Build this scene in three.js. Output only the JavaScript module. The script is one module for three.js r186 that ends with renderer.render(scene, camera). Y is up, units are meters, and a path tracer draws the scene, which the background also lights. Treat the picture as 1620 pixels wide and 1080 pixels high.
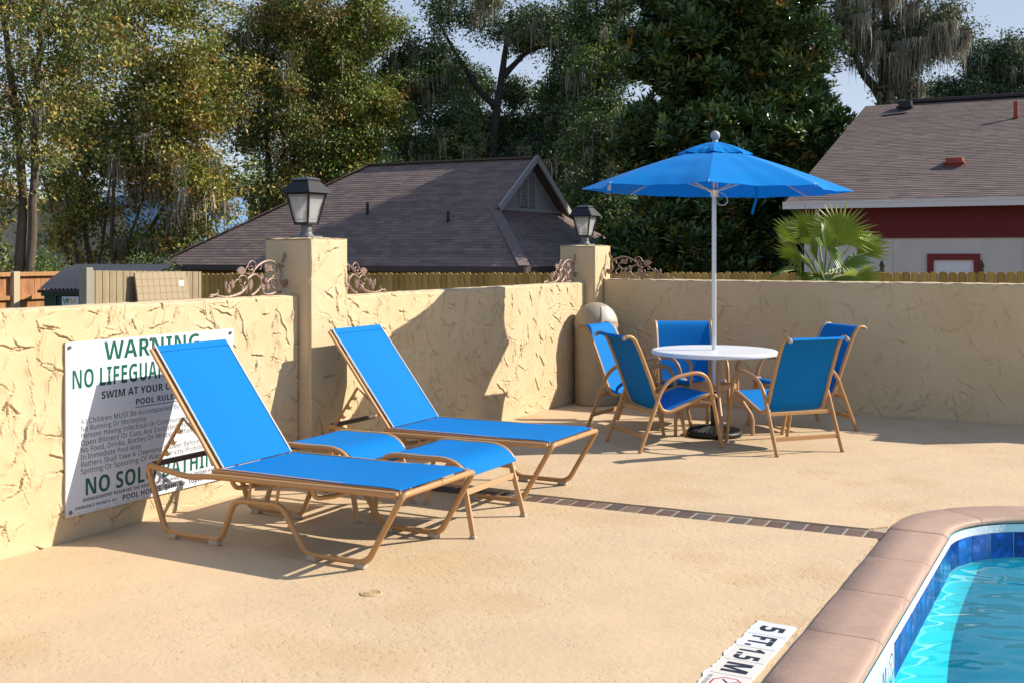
import * as THREE from 'three';
import { RoundedBoxGeometry } from 'three/addons/geometries/RoundedBoxGeometry.js';
import { mergeGeometries, toCreasedNormals } from 'three/addons/utils/BufferGeometryUtils.js';

// ---------------------------------------------------------------- camera, sky, sun, exposure
const scene = new THREE.Scene();
const camera = new THREE.PerspectiveCamera(2 * Math.atan(540 / 1790) * 180 / Math.PI, 1620 / 1080, 0.1, 600);
camera.position.set(5.08, 1.58, 11.4);
camera.rotation.y = 28.2 * Math.PI / 180;
camera.setViewOffset(1620, 1080, 0, 140, 1620, 1080);
const SUN = new THREE.Vector3(1, 0.84, -0.72).normalize();
{ // clear, slightly milky autumn sky, brighter round the sun
  const W = 512, H = 256, d = new Float32Array(W * H * 4), zen = [0.16, 0.25, 0.43], hor = [0.54, 0.61, 0.69], v = new THREE.Vector3();
  for (let j = 0; j < H; j++) for (let i = 0; i < W; i++) {
    const el = ((j + 0.5) / H - 0.5) * Math.PI, az = ((i + 0.5) / W - 0.5) * 2 * Math.PI; v.set(Math.cos(el) * Math.cos(az), Math.sin(el), Math.cos(el) * Math.sin(az));
    const t = Math.pow(1 - Math.max(0, v.y), 3.2), g = Math.pow(Math.max(0, v.dot(SUN)), 24) * 0.5 + Math.pow(Math.max(0, v.dot(SUN)), 4) * 0.12, k = (j * W + i) * 4;
    for (let c = 0; c < 3; c++) d[k + c] = zen[c] + (hor[c] - zen[c]) * t + g * [1, 0.95, 0.85][c]; d[k + 3] = 1;
  }
  const t = new THREE.DataTexture(d, W, H, THREE.RGBAFormat, THREE.FloatType); t.mapping = THREE.EquirectangularReflectionMapping; t.magFilter = THREE.LinearFilter; t.needsUpdate = true;
  scene.background = t; scene.environment = t;
}
const sun = new THREE.DirectionalLight(new THREE.Color(1, 0.925, 0.80), 5);
sun.name = 'sun';
sun.position.copy(SUN).multiplyScalar(60);
sun.castShadow = true;
sun.shadow.mapSize.set(4096, 4096);
Object.assign(sun.shadow.camera, { left: -45, right: 45, top: 45, bottom: -45, near: 1, far: 160 });
scene.add(sun); scene.add(sun.target);
const renderer = new THREE.WebGLRenderer({ antialias: true });
renderer.setSize(1024, 682);
renderer.toneMapping = THREE.LinearToneMapping;
renderer.toneMappingExposure = 1.42;
renderer.shadowMap.enabled = true;

// ---------------------------------------------------------------- helpers
function rngOf(seed) { let s = seed >>> 0; return () => { s = (s + 0x6D2B79F5) >>> 0; let t = s; t = Math.imul(t ^ (t >>> 15), t | 1); t ^= t + Math.imul(t ^ (t >>> 7), t | 61); return ((t ^ (t >>> 14)) >>> 0) / 4294967296; }; }
const V = (x, y, z) => new THREE.Vector3(x, y, z);
const used = new Map();
function numbered(n) { const k = used.get(n) ?? 0; used.set(n, k + 1); return k ? n + '_' + String(k).padStart(3, '0') : n; }
function tag(o, label, category, group) { o.userData.label = label; o.userData.category = category; if (group) o.userData.group = group; return o; }
function thing(name, label, category, pos = [0, 0, 0], turn = 0, group) {
  const o = new THREE.Group(); o.name = numbered(name); o.position.set(...pos); o.rotation.y = turn; scene.add(o);
  return tag(o, label, category, group);
}
function planarUV(g) {                                             // uv in metres along the face's own plane
  const p = g.attributes.position, n = g.attributes.normal, uv = new Float32Array(p.count * 2);
  for (let i = 0; i < p.count; i++) {
    const ax = Math.abs(n.getX(i)), ay = Math.abs(n.getY(i)), az = Math.abs(n.getZ(i));
    const x = p.getX(i), y = p.getY(i), z = p.getZ(i);
    if (ay >= ax && ay >= az) { uv[2 * i] = x; uv[2 * i + 1] = z; } else if (ax >= az) { uv[2 * i] = z; uv[2 * i + 1] = y; } else { uv[2 * i] = x; uv[2 * i + 1] = y; }
  }
  g.setAttribute('uv', new THREE.BufferAttribute(uv, 2)); return g;
}
function clean(g) { g = g.index ? g.toNonIndexed() : g; for (const k of Object.keys(g.attributes)) if (!['position', 'normal', 'uv'].includes(k)) g.deleteAttribute(k); return g; }
function join(list) { return Array.isArray(list) ? (list.length > 1 ? mergeGeometries(list.map(clean)) : list[0]) : list; }
function obj(name, geos, mat, parent, keepUV) {
  const g = join(geos); if (!keepUV) planarUV(g);
  const m = new THREE.Mesh(g, mat); m.castShadow = m.receiveShadow = true;
  if (parent) { m.name = name; parent.add(m); } else { m.name = numbered(name); scene.add(m); }
  return m;
}
function struct(name, geos, mat, keepUV) { const m = obj(name, geos, mat, null, keepUV); m.userData.kind = 'structure'; return m; }
function bx(x0, x1, y0, y1, z0, z1, r = 0) {
  const g = r ? new RoundedBoxGeometry(x1 - x0, y1 - y0, z1 - z0, 2, r) : new THREE.BoxGeometry(x1 - x0, y1 - y0, z1 - z0);
  return g.translate((x0 + x1) / 2, (y0 + y1) / 2, (z0 + z1) / 2);
}
function bent(pts, fillet = 0.04, closed = false) {                // polyline with rounded corners
  const c = new THREE.CurvePath(), P = pts.map((p) => p.isVector3 ? p : V(...p));
  let last = P[0];
  for (let i = 1; i < P.length - 1; i++) {
    const a = P[i - 1], b = P[i], d = P[i + 1];
    const f = Math.min(fillet, a.distanceTo(b) * 0.48, b.distanceTo(d) * 0.48);
    const s = b.clone().add(a.clone().sub(b).setLength(f)), e = b.clone().add(d.clone().sub(b).setLength(f));
    c.add(new THREE.LineCurve3(last, s)); c.add(new THREE.QuadraticBezierCurve3(s, b, e)); last = e;
  }
  c.add(new THREE.LineCurve3(last, P[P.length - 1]));
  return c;
}
function sweep(points, radii, seg = 6, caps = true, flat = 1) {     // tapered tube through points; radii per point
  const n = points.length, pos = [], idx = [];
  let up = V(0.13, 0.2, 0.97);
  for (let i = 0; i < n; i++) {
    const t = points[Math.min(i + 1, n - 1)].clone().sub(points[Math.max(i - 1, 0)]).normalize();
    let a = up.clone().sub(t.clone().multiplyScalar(up.dot(t)));
    if (a.lengthSq() < 1e-4) a = V(1, 0.1, 0).sub(t.clone().multiplyScalar(t.x));
    a.normalize(); up = a; const b = t.clone().cross(a), r = Array.isArray(radii) ? radii[i] : radii;
    for (let k = 0; k < seg; k++) { const w = k / seg * Math.PI * 2; pos.push(...points[i].clone().addScaledVector(a, Math.cos(w) * r).addScaledVector(b, Math.sin(w) * r * flat).toArray()); }
  }
  for (let i = 0; i < n - 1; i++) for (let k = 0; k < seg; k++) { const a = i * seg + k, b = i * seg + (k + 1) % seg; idx.push(a, b, a + seg, b, b + seg, a + seg); }
  if (caps) for (const [o, d] of [[0, 1], [(n - 1) * seg, -1]]) for (let k = 1; k < seg - 1; k++) d > 0 ? idx.push(o, o + k + 1, o + k) : idx.push(o, o + k, o + k + 1);
  const g = new THREE.BufferGeometry(); g.setAttribute('position', new THREE.Float32BufferAttribute(pos, 3)); g.setIndex(idx); g.computeVertexNormals();
  g.setAttribute('uv', new THREE.Float32BufferAttribute(new Float32Array(pos.length / 3 * 2), 2));
  return g;
}
function pipe(pts, r = 0.016, fillet = 0.05, n = 40, seg = 8, flat = 1) { return sweep(bent(pts, fillet).getSpacedPoints(n), r, seg, true, flat); }
function rod(a, b, r0, r1 = r0, seg = 8) { const A = V(...a), B = V(...b); return sweep([A, A.clone().lerp(B, 0.5), B], [r0, (r0 + r1) / 2, r1], seg); }
function bar(a, b, w, h, up = V(0, 1, 0)) {                        // rectangular bar from a to b
  const A = V(...a), B = V(...b), t = B.clone().sub(A), L = t.length(); t.normalize();
  const s = t.clone().cross(up).normalize(), u = s.clone().cross(t);
  const g = new RoundedBoxGeometry(L, h, w, 1, Math.min(w, h) * 0.2);
  return g.applyMatrix4(new THREE.Matrix4().makeBasis(t, u, s).setPosition(A.lerp(B, 0.5)));
}
function quads(list) {                                             // list of [a,b,c,d] points -> flat faces
  const pos = []; for (const [a, b, c, d] of list) { pos.push(...a, ...b, ...c); if (d) pos.push(...a, ...c, ...d); }
  const g = new THREE.BufferGeometry(); g.setAttribute('position', new THREE.Float32BufferAttribute(pos, 3)); g.computeVertexNormals();
  g.setAttribute('uv', new THREE.Float32BufferAttribute(new Float32Array(pos.length / 3 * 2), 2)); return g;
}
function ribbon(profile, half, thick, sag = 0) {                   // a cloth sheet: profile of [z, y], spanning x
  const n = profile.length, m = 9, pos = [], idx = [];
  const nrm = profile.map((_, i) => { const a = profile[Math.max(i - 1, 0)], b = profile[Math.min(i + 1, n - 1)]; const dz = b[0] - a[0], dy = b[1] - a[1], l = Math.hypot(dz, dy); return [-dy / l, dz / l]; });
  for (const s of [0, 1]) for (let i = 0; i < n; i++) for (let j = 0; j < m; j++) {
    const u = j / (m - 1) * 2 - 1, o = s * thick - sag * (1 - u * u) * Math.sin(Math.PI * i / (n - 1));
    pos.push(u * half, profile[i][1] + nrm[i][1] * o, profile[i][0] + nrm[i][0] * o);
  }
  const N = n * m;
  for (let i = 0; i < n - 1; i++) for (let j = 0; j < m - 1; j++) { const a = i * m + j, b = a + 1, c = a + m, d = c + 1; idx.push(a, c, b, b, c, d, N + a, N + b, N + c, N + b, N + d, N + c); }
  for (let i = 0; i < n - 1; i++) for (const j of [0, m - 1]) { const a = i * m + j, c = a + m; idx.push(a, N + a, c, c, N + a, N + c); }
  for (const i of [0, n - 1]) for (let j = 0; j < m - 1; j++) { const a = i * m + j, b = a + 1; idx.push(a, b, N + a, b, N + b, N + a); }
  const g = new THREE.BufferGeometry(); g.setAttribute('position', new THREE.Float32BufferAttribute(pos, 3)); g.setIndex(idx);
  const q = toCreasedNormals(g, 0.7); return q;
}
function spline(pts, n) { return new THREE.CatmullRomCurve3(pts.map(([z, y]) => V(0, y, z)), false, 'centripetal').getSpacedPoints(n).map((p) => [p.z, p.y]); }
function lathe(pts, seg = 32) { return new THREE.LatheGeometry(pts.map(([r, y]) => new THREE.Vector2(r, y)), seg); }
function dup(root, pos, turn, label, group) {
  const r = root.clone(); r.name = numbered(root.name); r.userData = { ...root.userData }; r.position.set(...pos); r.rotation.set(0, turn, 0); scene.add(r);
  if (label) r.userData.label = label; if (group) r.userData.group = group; return r;
}

// ---------------------------------------------------------------- textures (grain, stains, print)
function noiseField(N, cells, seed) {                              // tileable value noise, 0..1
  const r = rngOf(seed), g = new Float32Array(cells * cells).map(() => r()), out = new Float32Array(N * N);
  const sm = (t) => t * t * (3 - 2 * t);
  for (let y = 0; y < N; y++) { const fy = y / N * cells, y0 = Math.floor(fy), ty = sm(fy - y0), ya = (y0 % cells) * cells, yb = ((y0 + 1) % cells) * cells;
    for (let x = 0; x < N; x++) { const fx = x / N * cells, x0 = Math.floor(fx), tx = sm(fx - x0), xa = x0 % cells, xb = (x0 + 1) % cells;
      const a = g[ya + xa] + (g[ya + xb] - g[ya + xa]) * tx, b = g[yb + xa] + (g[yb + xb] - g[yb + xa]) * tx; out[y * N + x] = a + (b - a) * ty; } }
  return out;
}
function fbm(N, list, seed) { const o = new Float32Array(N * N); let w = 0; list.forEach(([c, a], i) => { const f = noiseField(N, c, seed + i * 17); w += a; for (let k = 0; k < o.length; k++) o[k] += a * f[k]; }); for (let k = 0; k < o.length; k++) o[k] /= w; return o; }
function tex(N, fn, repeat, srgb) {
  const d = new Uint8Array(N * N * 4);
  for (let i = 0; i < N * N; i++) { const c = fn(i); for (let k = 0; k < 3; k++) d[i * 4 + k] = Math.max(0, Math.min(255, c[k] * 255)); d[i * 4 + 3] = 255; }
  const t = new THREE.DataTexture(d, N, N); t.wrapS = t.wrapT = THREE.RepeatWrapping; t.magFilter = THREE.LinearFilter; t.minFilter = THREE.LinearMipmapLinearFilter; t.generateMipmaps = true;
  if (srgb) t.colorSpace = THREE.SRGBColorSpace; t.repeat.set(repeat, repeat); t.needsUpdate = true; return t;
}
const enc = (l) => l <= 0.0031308 ? l * 12.92 : 1.055 * Math.pow(l, 1 / 2.4) - 0.055;
const lin = (r, g, b) => new THREE.Color().setRGB(r, g, b);
function mat(color, rough = 0.8, extra = {}) { return new THREE.MeshStandardMaterial({ color: color.isColor ? color : lin(...color), roughness: rough, side: THREE.DoubleSide, ...extra }); }
// deck coating: tan acrylic over knocked-down concrete
const dkN = 1024, dkA = fbm(dkN, [[6, 1], [14, 0.8], [40, 0.5]], 11), dkB = fbm(dkN, [[110, 1], [210, 1], [400, 0.8]], 31), dkC = noiseField(dkN, 90, 77), dkD = fbm(dkN, [[4, 1], [9, 1]], 5);
const deckMap = tex(dkN, (i) => { const m = 0.87 + 0.20 * dkA[i] + 0.06 * dkB[i], p = dkB[i] < 0.31 && dkD[i] > 0.46 ? 0.92 : 1, w = 1 - 0.07 * Math.min(1, Math.max(0, (dkD[i] - 0.52) * 9)); return [enc(0.555 * m * p * (0.5 + 0.5 * w)), enc(0.402 * m * p * w), enc(0.246 * m * p * w * w)]; }, 1 / 2.6, true);
const deckBump = tex(dkN, (i) => { let h = 0.45 * dkB[i] + 0.25 * dkC[i] + 0.3 * dkA[i]; if (dkB[i] < 0.36 && dkD[i] > 0.38) h -= 0.25 * (0.36 - dkB[i]) / 0.36 * 3; return [h, h, h]; }, 1 / 2.6);
// paint on stucco: faint blotches
const stA = fbm(512, [[5, 1], [13, 0.8], [60, 0.5], [140, 0.4]], 91), stB = fbm(512, [[90, 1], [200, 1]], 12);
const stuccoMap = tex(512, (i) => { const m = 0.90 + 0.2 * stA[i]; return [enc(0.615 * m), enc(0.468 * m), enc(0.278 * m * m)]; }, 1 / 1.7, true);
const stuccoBump = tex(512, (i) => { const h = stB[i] * 0.6 + 0.4 * stA[i]; return [h, h, h]; }, 1 / 0.9);
const grain = fbm(512, [[8, 1], [40, 0.8], [120, 0.7]], 44);
const speckMap = (r, g, b, amp, rep) => tex(512, (i) => { const m = 1 - amp / 2 + amp * grain[i]; return [enc(r * m), enc(g * m), enc(b * m)]; }, rep, true);
const speckBump = tex(512, (i) => [grain[i], grain[i], grain[i]], 1 / 0.5);
const woodF = (() => { const N = 256, f = noiseField(N, 4, 3), h = noiseField(N, 32, 8), k = noiseField(N, 6, 29); return (r, g, b, amp, rep) => { const t = tex(N, (i) => { const x = i % N, y = (i / N) | 0; const s = 0.5 + 0.5 * Math.sin((x / N) * 60 + f[i] * 9); const w = h[(((y >> 4) * N) + x) % (N * N)]; const m = 1 - amp / 2 + amp * (0.35 * s + 0.35 * w + 0.3 * k[i]); return [enc(r * m), enc(g * m * m ** 0.2), enc(b * m)]; }, rep, true); return t; }; })();

const M = {
  deck: mat([1, 1, 1], 0.9, { map: deckMap, bumpMap: deckBump, bumpScale: 0.0038 }),
  stucco: mat([1, 1, 1], 0.88, { map: stuccoMap, bumpMap: stuccoBump, bumpScale: 0.0012 }),
  frame: mat([0.46, 0.25, 0.10], 0.40, { map: null }),
  framePale: mat([0.5, 0.3, 0.16], 0.45),
  pad: mat([0.42, 0.36, 0.28], 0.7),
  piping: mat([0.62, 0.66, 0.70], 0.6),
  black: mat([0.009, 0.009, 0.010], 0.6),
  iron: mat([0.30, 0.20, 0.155], 0.38, { metalness: 0.3, bumpMap: speckBump, bumpScale: 0.001 }),
  white: mat([0.76, 0.77, 0.79], 0.35),
  alu: mat([0.72, 0.73, 0.75], 0.35, { metalness: 0.6 }),
  ball: mat([0.33, 0.35, 0.37], 0.6),
  rubberBlack: mat([0.014, 0.014, 0.015], 0.5),
  bin: mat([1, 1, 1], 0.75, { map: speckMap(0.31, 0.265, 0.185, 0.3, 1 / 0.4), bumpMap: speckBump, bumpScale: 0.001 }),
  binFlap: mat([0.5, 0.46, 0.40], 0.5),
  coping: mat([1, 1, 1], 0.6, { map: speckMap(0.42, 0.275, 0.205, 0.28, 1 / 0.9), bumpMap: speckBump, bumpScale: 0.0012 }),
  mortar: mat([1, 1, 1], 0.95, { map: speckMap(0.40, 0.33, 0.25, 0.5, 1 / 0.3) }),
  mortarPale: mat([1, 1, 1], 0.95, { map: speckMap(0.33, 0.275, 0.21, 0.4, 1 / 0.3) }),
  plaster: mat([0.025, 0.57, 0.64], 0.7),
  bandWhite: mat([0.72, 0.74, 0.74], 0.7, { bumpMap: speckBump, bumpScale: 0.004 }),
  grout: mat([0.36, 0.45, 0.50], 0.8),
  galv: mat([0.15, 0.15, 0.148], 0.55, { metalness: 0.5, bumpMap: speckBump, bumpScale: 0.0015 }),
};
const sling = new THREE.MeshPhysicalMaterial({ color: lin(0.0, 0.165, 0.49), roughness: 0.75, specularIntensity: 0.25, side: THREE.DoubleSide, transmission: 0.03, thickness: 0, map: tex(512, (i) => { const m = 0.90 + 0.14 * stA[i] + 0.06 * stB[i]; return [m, m, m]; }, 1 / 0.8), bumpMap: speckBump, bumpScale: 0.0006 });
const canopyCloth = new THREE.MeshPhysicalMaterial({ color: lin(0.0, 0.285, 0.74), roughness: 1, specularIntensity: 0.15, side: THREE.DoubleSide, transmission: 0.40, thickness: 0 });

// ---------------------------------------------------------------- ground, deck, pool
const groundY = (x, z) => { const d = Math.max(-z, -x, 0); return -0.35 - 0.85 * Math.min(1, Math.max(0, (d - 0.5) / 7)); };
{
  const xs = [-400, -200, -100, -60, -40, -30, -22, -16, -12, -10, -8, -7, -6, -5, -4, -3, -2, -1, -0.12], r = [];
  const gx = [...xs, 2, 5, 8, 12, 20, 40, 90, 200, 400], gz = [...xs, 2, 5, 8, 12, 20, 40, 90, 200, 400], pos = [], idx = [];
  for (const z of gz) for (const x of gx) pos.push(x, groundY(x, z) - (x > -0.1 && z > -0.1 ? 2.2 : 0), z);
  for (let j = 0; j < gz.length - 1; j++) for (let i = 0; i < gx.length - 1; i++) { const a = j * gx.length + i, b = a + 1, c = a + gx.length, d = c + 1; idx.push(a, c, b, b, c, d); }
  const g = new THREE.BufferGeometry(); g.setAttribute('position', new THREE.Float32BufferAttribute(pos, 3)); g.setIndex(idx); g.computeVertexNormals();
  struct('ground', g, mat([1, 1, 1], 1, { map: speckMap(0.10, 0.085, 0.045, 0.9, 1 / 2) }));
}
const PX = 3.93, PI_ = 4.25, CX = 4.88, CZ = 4.60, PEND = 9.6, PRIGHT = 9.5;    // pool outline
const RO = CX - PX, RI = CX - PI_;
const outline = (off, far = 0) => {                                // points from (left edge, near end) round the far-left corner to the right end
  const R = RO - off, p = [[CX - R, PEND - off]];
  for (let k = 0; k <= 24; k++) { const a = Math.PI + k / 24 * Math.PI / 2; p.push([CX + R * Math.cos(a), CZ + R * Math.sin(a)]); }
  p.push([PRIGHT - off, CZ - R]); p.push([PRIGHT - off, PEND - off]); return p;
};
{
  const rn = rngOf(8), s = new THREE.Shape();
  const W = [[0.012, 0.062], [12, 0.062], [12, 15], [0.012, 15]];
  s.moveTo(W[0][0], -W[0][1]); for (let k = 1; k < 4; k++) s.lineTo(W[k][0], -W[k][1]); s.closePath();
  // hole: coping outline (ragged cut edge) plus the notch of the brick strip
  const h = [], edge = 3.905;
  const zTop = (x) => 4.70 + (3.92 - x) * 0.042, zBot = (x) => 4.925 + (3.92 - x) * 0.036;
  h.push([edge, PEND + 0.02]);
  for (let z = PEND; z > 5.0; z -= 0.035) h.push([edge + (rn() - 0.5) * 0.012 - (rn() < 0.08 ? 0.012 : 0), z]);
  for (let x = edge; x > 0.06; x -= 0.12) h.push([x, zBot(x) + (rn() - 0.5) * 0.006]);
  h.push([0.04, zBot(0.04)]); h.push([0.04, zTop(0.04)]);
  for (let x = 0.1; x < edge; x += 0.12) h.push([x, zTop(x) + (rn() - 0.5) * 0.006]);
  h.push([edge, 4.60]);
  for (let k = 1; k <= 24; k++) { const a = Math.PI + k / 24 * Math.PI / 2, R = CX - edge + (rn() - 0.5) * 0.008; h.push([CX + R * Math.cos(a), CZ + R * Math.sin(a)]); }
  h.push([PRIGHT + 0.02, CZ - (CX - edge)]); h.push([PRIGHT + 0.02, PEND + 0.02]);
  const hp = new THREE.Path(); hp.moveTo(h[0][0], -h[0][1]); for (let k = 1; k < h.length; k++) hp.lineTo(h[k][0], -h[k][1]); hp.closePath(); s.holes.push(hp);
  const g = new THREE.ExtrudeGeometry(s, { depth: 0.15, bevelEnabled: false }); g.rotateX(-Math.PI / 2).translate(0, -0.15, 0);
  struct('pool_deck', g, M.deck);
  // mortar bed under the brick strip and the coping joint
  const bed = new THREE.Shape(); const ob = outline(-0.09), ib = outline(RO - RI - 0.07);
  bed.moveTo(ob[0][0], -ob[0][1]); ob.slice(1).forEach((p) => bed.lineTo(p[0], -p[1])); bed.closePath();
  const bh = new THREE.Path(); bh.moveTo(ib[0][0], -ib[0][1]); ib.slice(1).forEach((p) => bh.lineTo(p[0], -p[1])); bh.closePath(); bed.holes.push(bh);
  const bg = new THREE.ExtrudeGeometry(bed, { depth: 0.1, bevelEnabled: false }); bg.rotateX(-Math.PI / 2).translate(0, -0.110, 0);
  struct('mortar_joint', bg, M.mortar);
  const strip = struct('brick_strip', quads([[[0.03, -0.010, zTop(0) - 0.02], [0.03, -0.010, zBot(0) + 0.02], [3.845, -0.010, zBot(3.84) + 0.02], [3.845, -0.010, zTop(3.84) - 0.02]].map((p) => p)]), M.mortarPale);
  const bm = [[0.11, 0.062, 0.046], [0.145, 0.085, 0.062], [0.085, 0.055, 0.047], [0.16, 0.10, 0.075], [0.10, 0.076, 0.066]].map(([r, g2, b], i) => mat([1, 1, 1], 0.85, { map: speckMap(r, g2, b, 0.7, 1 / 0.23), bumpMap: speckBump, bumpScale: 0.003 }));
  const bgeo = planarUV(new RoundedBoxGeometry(0.098, 0.05, 0.192, 1, 0.005));
  for (let k = 0; k < 34; k++) {
    const x = 3.875 - k * 0.1118, z = (zTop(x) + zBot(x)) / 2, b = new THREE.Mesh(bgeo, bm[Math.floor(rn() * 5)]); b.castShadow = b.receiveShadow = true; b.name = 'brick';
    b.position.set(x, -0.031 + (rn() - 0.5) * 0.005, z + 0.012 + (rn() - 0.5) * 0.004); b.rotation.set((rn() - 0.5) * 0.02, 0.03 + (rn() - 0.5) * 0.03, (rn() - 0.5) * 0.03); strip.add(b);
  }
}
{ // coping stones: bullnosed, each its own mesh
  const prof = [[0, -0.045], [0, 0.004], [0.005, 0.009], [0.15, 0.0105], [0.268, 0.010], [0.291, 0.006], [0.305, -0.002], [0.311, -0.012], [0.310, -0.023], [0.300, -0.032]];   // [distance from outer edge, y]
  const root = new THREE.Group(); root.name = 'pool_coping'; root.userData.kind = 'structure'; scene.add(root);
  const variants = [0.98, 1.02, 0.95, 1.04].map((k) => { const m = M.coping.clone(); m.color.setRGB(k, k * 0.995, k * 0.99); return m; });
  const rn = rngOf(5);
  // path: arc-length stations along outer edge: [x,z,nx,nz] with n pointing to the pool
  function station(s) { const L1 = PEND - CZ, La = RO * Math.PI / 2; if (s < L1) return [PX, PEND - s, 1, 0]; if (s < L1 + La) { const a = Math.PI + (s - L1) / RO; return [CX + RO * Math.cos(a), CZ + RO * Math.sin(a), -Math.cos(a), -Math.sin(a)]; } return [CX + s - L1 - La, CZ - RO, 0, 1]; }
  const L1 = PEND - CZ, La = RO * Math.PI / 2, tot = L1 + La + PRIGHT - CX, cuts = [];
  for (let z = 9.27; z > 4.5; z -= 0.655) cuts.push(PEND - z);
  cuts.push(L1 + La * 0.42, L1 + La * 0.85); for (let s = L1 + La + 0.5; s < tot; s += 0.655) cuts.push(s);
  let a = 0;
  for (const b of [...cuts, tot]) {
    const n = b - a > 0.4 && (b > L1 && a < L1 + La) ? 14 : 4, pos = [], idx = [], m = prof.length, dy = (rn() - 0.5) * 0.004, gap = 0.0035;
    for (let i = 0; i <= n; i++) { const [x, z, nx, nz] = station(a + gap + (b - a - 2 * gap) * i / n); for (const [t, y] of prof) { const inset = (i === 0 || i === n) ? 0.003 : 0; pos.push(x + nx * t, y + dy - inset, z + nz * t); } }
    for (let i = 0; i < n; i++) for (let j = 0; j < m; j++) { const p = i * m + j, q = i * m + (j + 1) % m; idx.push(p, p + m, q, q, p + m, q + m); }
    for (const o of [0, n * m]) for (let j = 1; j < m - 1; j++) idx.push(o, o + j, o + j + 1);
    let g = new THREE.BufferGeometry(); g.setAttribute('position', new THREE.Float32BufferAttribute(pos, 3)); g.setIndex(idx); g = toCreasedNormals(g, 0.9);
    obj('coping_stone', g, variants[Math.floor(rn() * 4)], root); a = b;
  }
  // pool shell: floor, walls, white band, tiles
  const wallOff = 0.303, wallPts = outline(wallOff), wl = [];
  for (let i = 0; i < wallPts.length; i++) { const p = wallPts[i], q = wallPts[(i + 1) % wallPts.length]; wl.push([[p[0], -0.03, p[1]], [q[0], -0.03, q[1]], [q[0], -1.35, q[1]], [p[0], -1.35, p[1]]]); }
  const bowl = outline(wallOff + 0.15); for (let i = 0; i < wallPts.length; i++) { const j = (i + 1) % wallPts.length, p = wallPts[i], q = wallPts[j], u = bowl[i], w = bowl[j]; wl.push([[p[0], -1.35, p[1]], [q[0], -1.35, q[1]], [w[0], -1.5, w[1]], [u[0], -1.5, u[1]]]); }
  const fs = new THREE.Shape(); fs.moveTo(bowl[0][0], -bowl[0][1]); bowl.slice(1).forEach((p) => fs.lineTo(p[0], -p[1]));
  struct('pool_shell', [quads(wl), new THREE.ShapeGeometry(fs).rotateX(-Math.PI / 2).translate(0, -1.5, 0)], M.plaster);
  // white band under the coping
  const bandPts = outline(wallOff + 0.008), band = []; for (let i = 0; i < bandPts.length - 1; i++) { const p = bandPts[i], q = bandPts[i + 1]; band.push([[p[0], -0.03, p[1]], [q[0], -0.03, q[1]], [q[0], -0.076, q[1]], [p[0], -0.076, p[1]]]); const u = wallPts[i], w = wallPts[i + 1]; band.push([[p[0], -0.076, p[1]], [q[0], -0.076, q[1]], [w[0], -0.078, w[1]], [u[0], -0.078, u[1]]]); }
  struct('waterline_band', quads(band), M.bandWhite);
  const troot = new THREE.Group(); troot.name = 'waterline_tiles'; troot.userData.kind = 'structure'; scene.add(troot);
  const Rw = RO - wallOff;
  function tst(s) { const A = PEND - CZ, B = Rw * Math.PI / 2; if (s < A) return [CX - Rw, PEND - s, Math.PI / 2]; if (s < A + B) { const t = Math.PI + (s - A) / Rw; return [CX + Rw * Math.cos(t), CZ + Rw * Math.sin(t), Math.PI / 2 - (s - A) / Rw]; } return [CX + s - A - B, CZ - Rw, 0]; }
  const tg = planarUV(new RoundedBoxGeometry(0.1475, 0.15, 0.012, 1, 0.003));
  const tb = fbm(256, [[5, 1], [12, 1], [30, 0.4]], 63);
  const tmats = [[0.012, 0.085, 0.33], [0.02, 0.12, 0.42], [0.008, 0.05, 0.23], [0.04, 0.10, 0.33]].map(([r, g2, b], i) => mat([1, 1, 1], 0.12, { map: tex(256, (k) => { const q = tb[(k + i * 5000) % tb.length], m = 0.45 + 1.2 * q + (q > 0.62 ? (q - 0.62) * 4 : 0); return [enc(r * m), enc(g2 * m), enc(b * m)]; }, 1 / 0.31, true) }));
  const wt = mat([0.70, 0.72, 0.72], 0.2);
  function symbolTile(draw) { const c = document.createElement('canvas'); c.width = c.height = 256; const x = c.getContext('2d'); x.fillStyle = '#dfe3e4'; x.fillRect(0, 0, 256, 256); draw(x); const t = new THREE.CanvasTexture(c); t.colorSpace = THREE.SRGBColorSpace; return mat([1, 1, 1], 0.2, { map: t }); }
  const noDive = symbolTile((x) => { x.strokeStyle = '#7d3038'; x.lineWidth = 14; x.beginPath(); x.arc(128, 128, 96, 0, 7); x.stroke(); x.lineWidth = 10; x.beginPath(); x.moveTo(60, 60); x.lineTo(196, 196); x.stroke(); x.strokeStyle = '#333'; x.lineWidth = 12; x.beginPath(); x.moveTo(90, 190); x.lineTo(130, 110); x.lineTo(170, 96); x.stroke(); });
  const mTile = symbolTile((x) => { x.fillStyle = '#16506e'; x.font = 'bold 200px sans-serif'; x.textAlign = 'center'; x.fillText('M', 128, 200); });
  const total = PEND - CZ + Rw * Math.PI / 2 + 3.2; let k = 0;
  for (let s = 0.35; s < total; s += 0.1535, k++) {
    const [x, z, ry] = tst(s); let m = tmats[Math.floor(rn() * 4)], geo = tg;
    const sp = Math.abs(z - 6.43) < 0.077 ? noDive : Math.abs(z - 6.585) < 0.077 ? mTile : z > 6.66 && z < 7.1 ? wt : null;
    if (sp) { m = sp; if (sp !== wt) geo = (() => { const g = new THREE.BoxGeometry(0.146, 0.15, 0.012); return g; })(); }
    const t = new THREE.Mesh(geo, m); t.name = 'tile'; t.castShadow = t.receiveShadow = true; t.position.set(x + 0.005 * Math.sin(ry), -0.153, z + 0.005 * Math.cos(ry)); t.rotation.y = ry; troot.add(t);
  }
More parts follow.
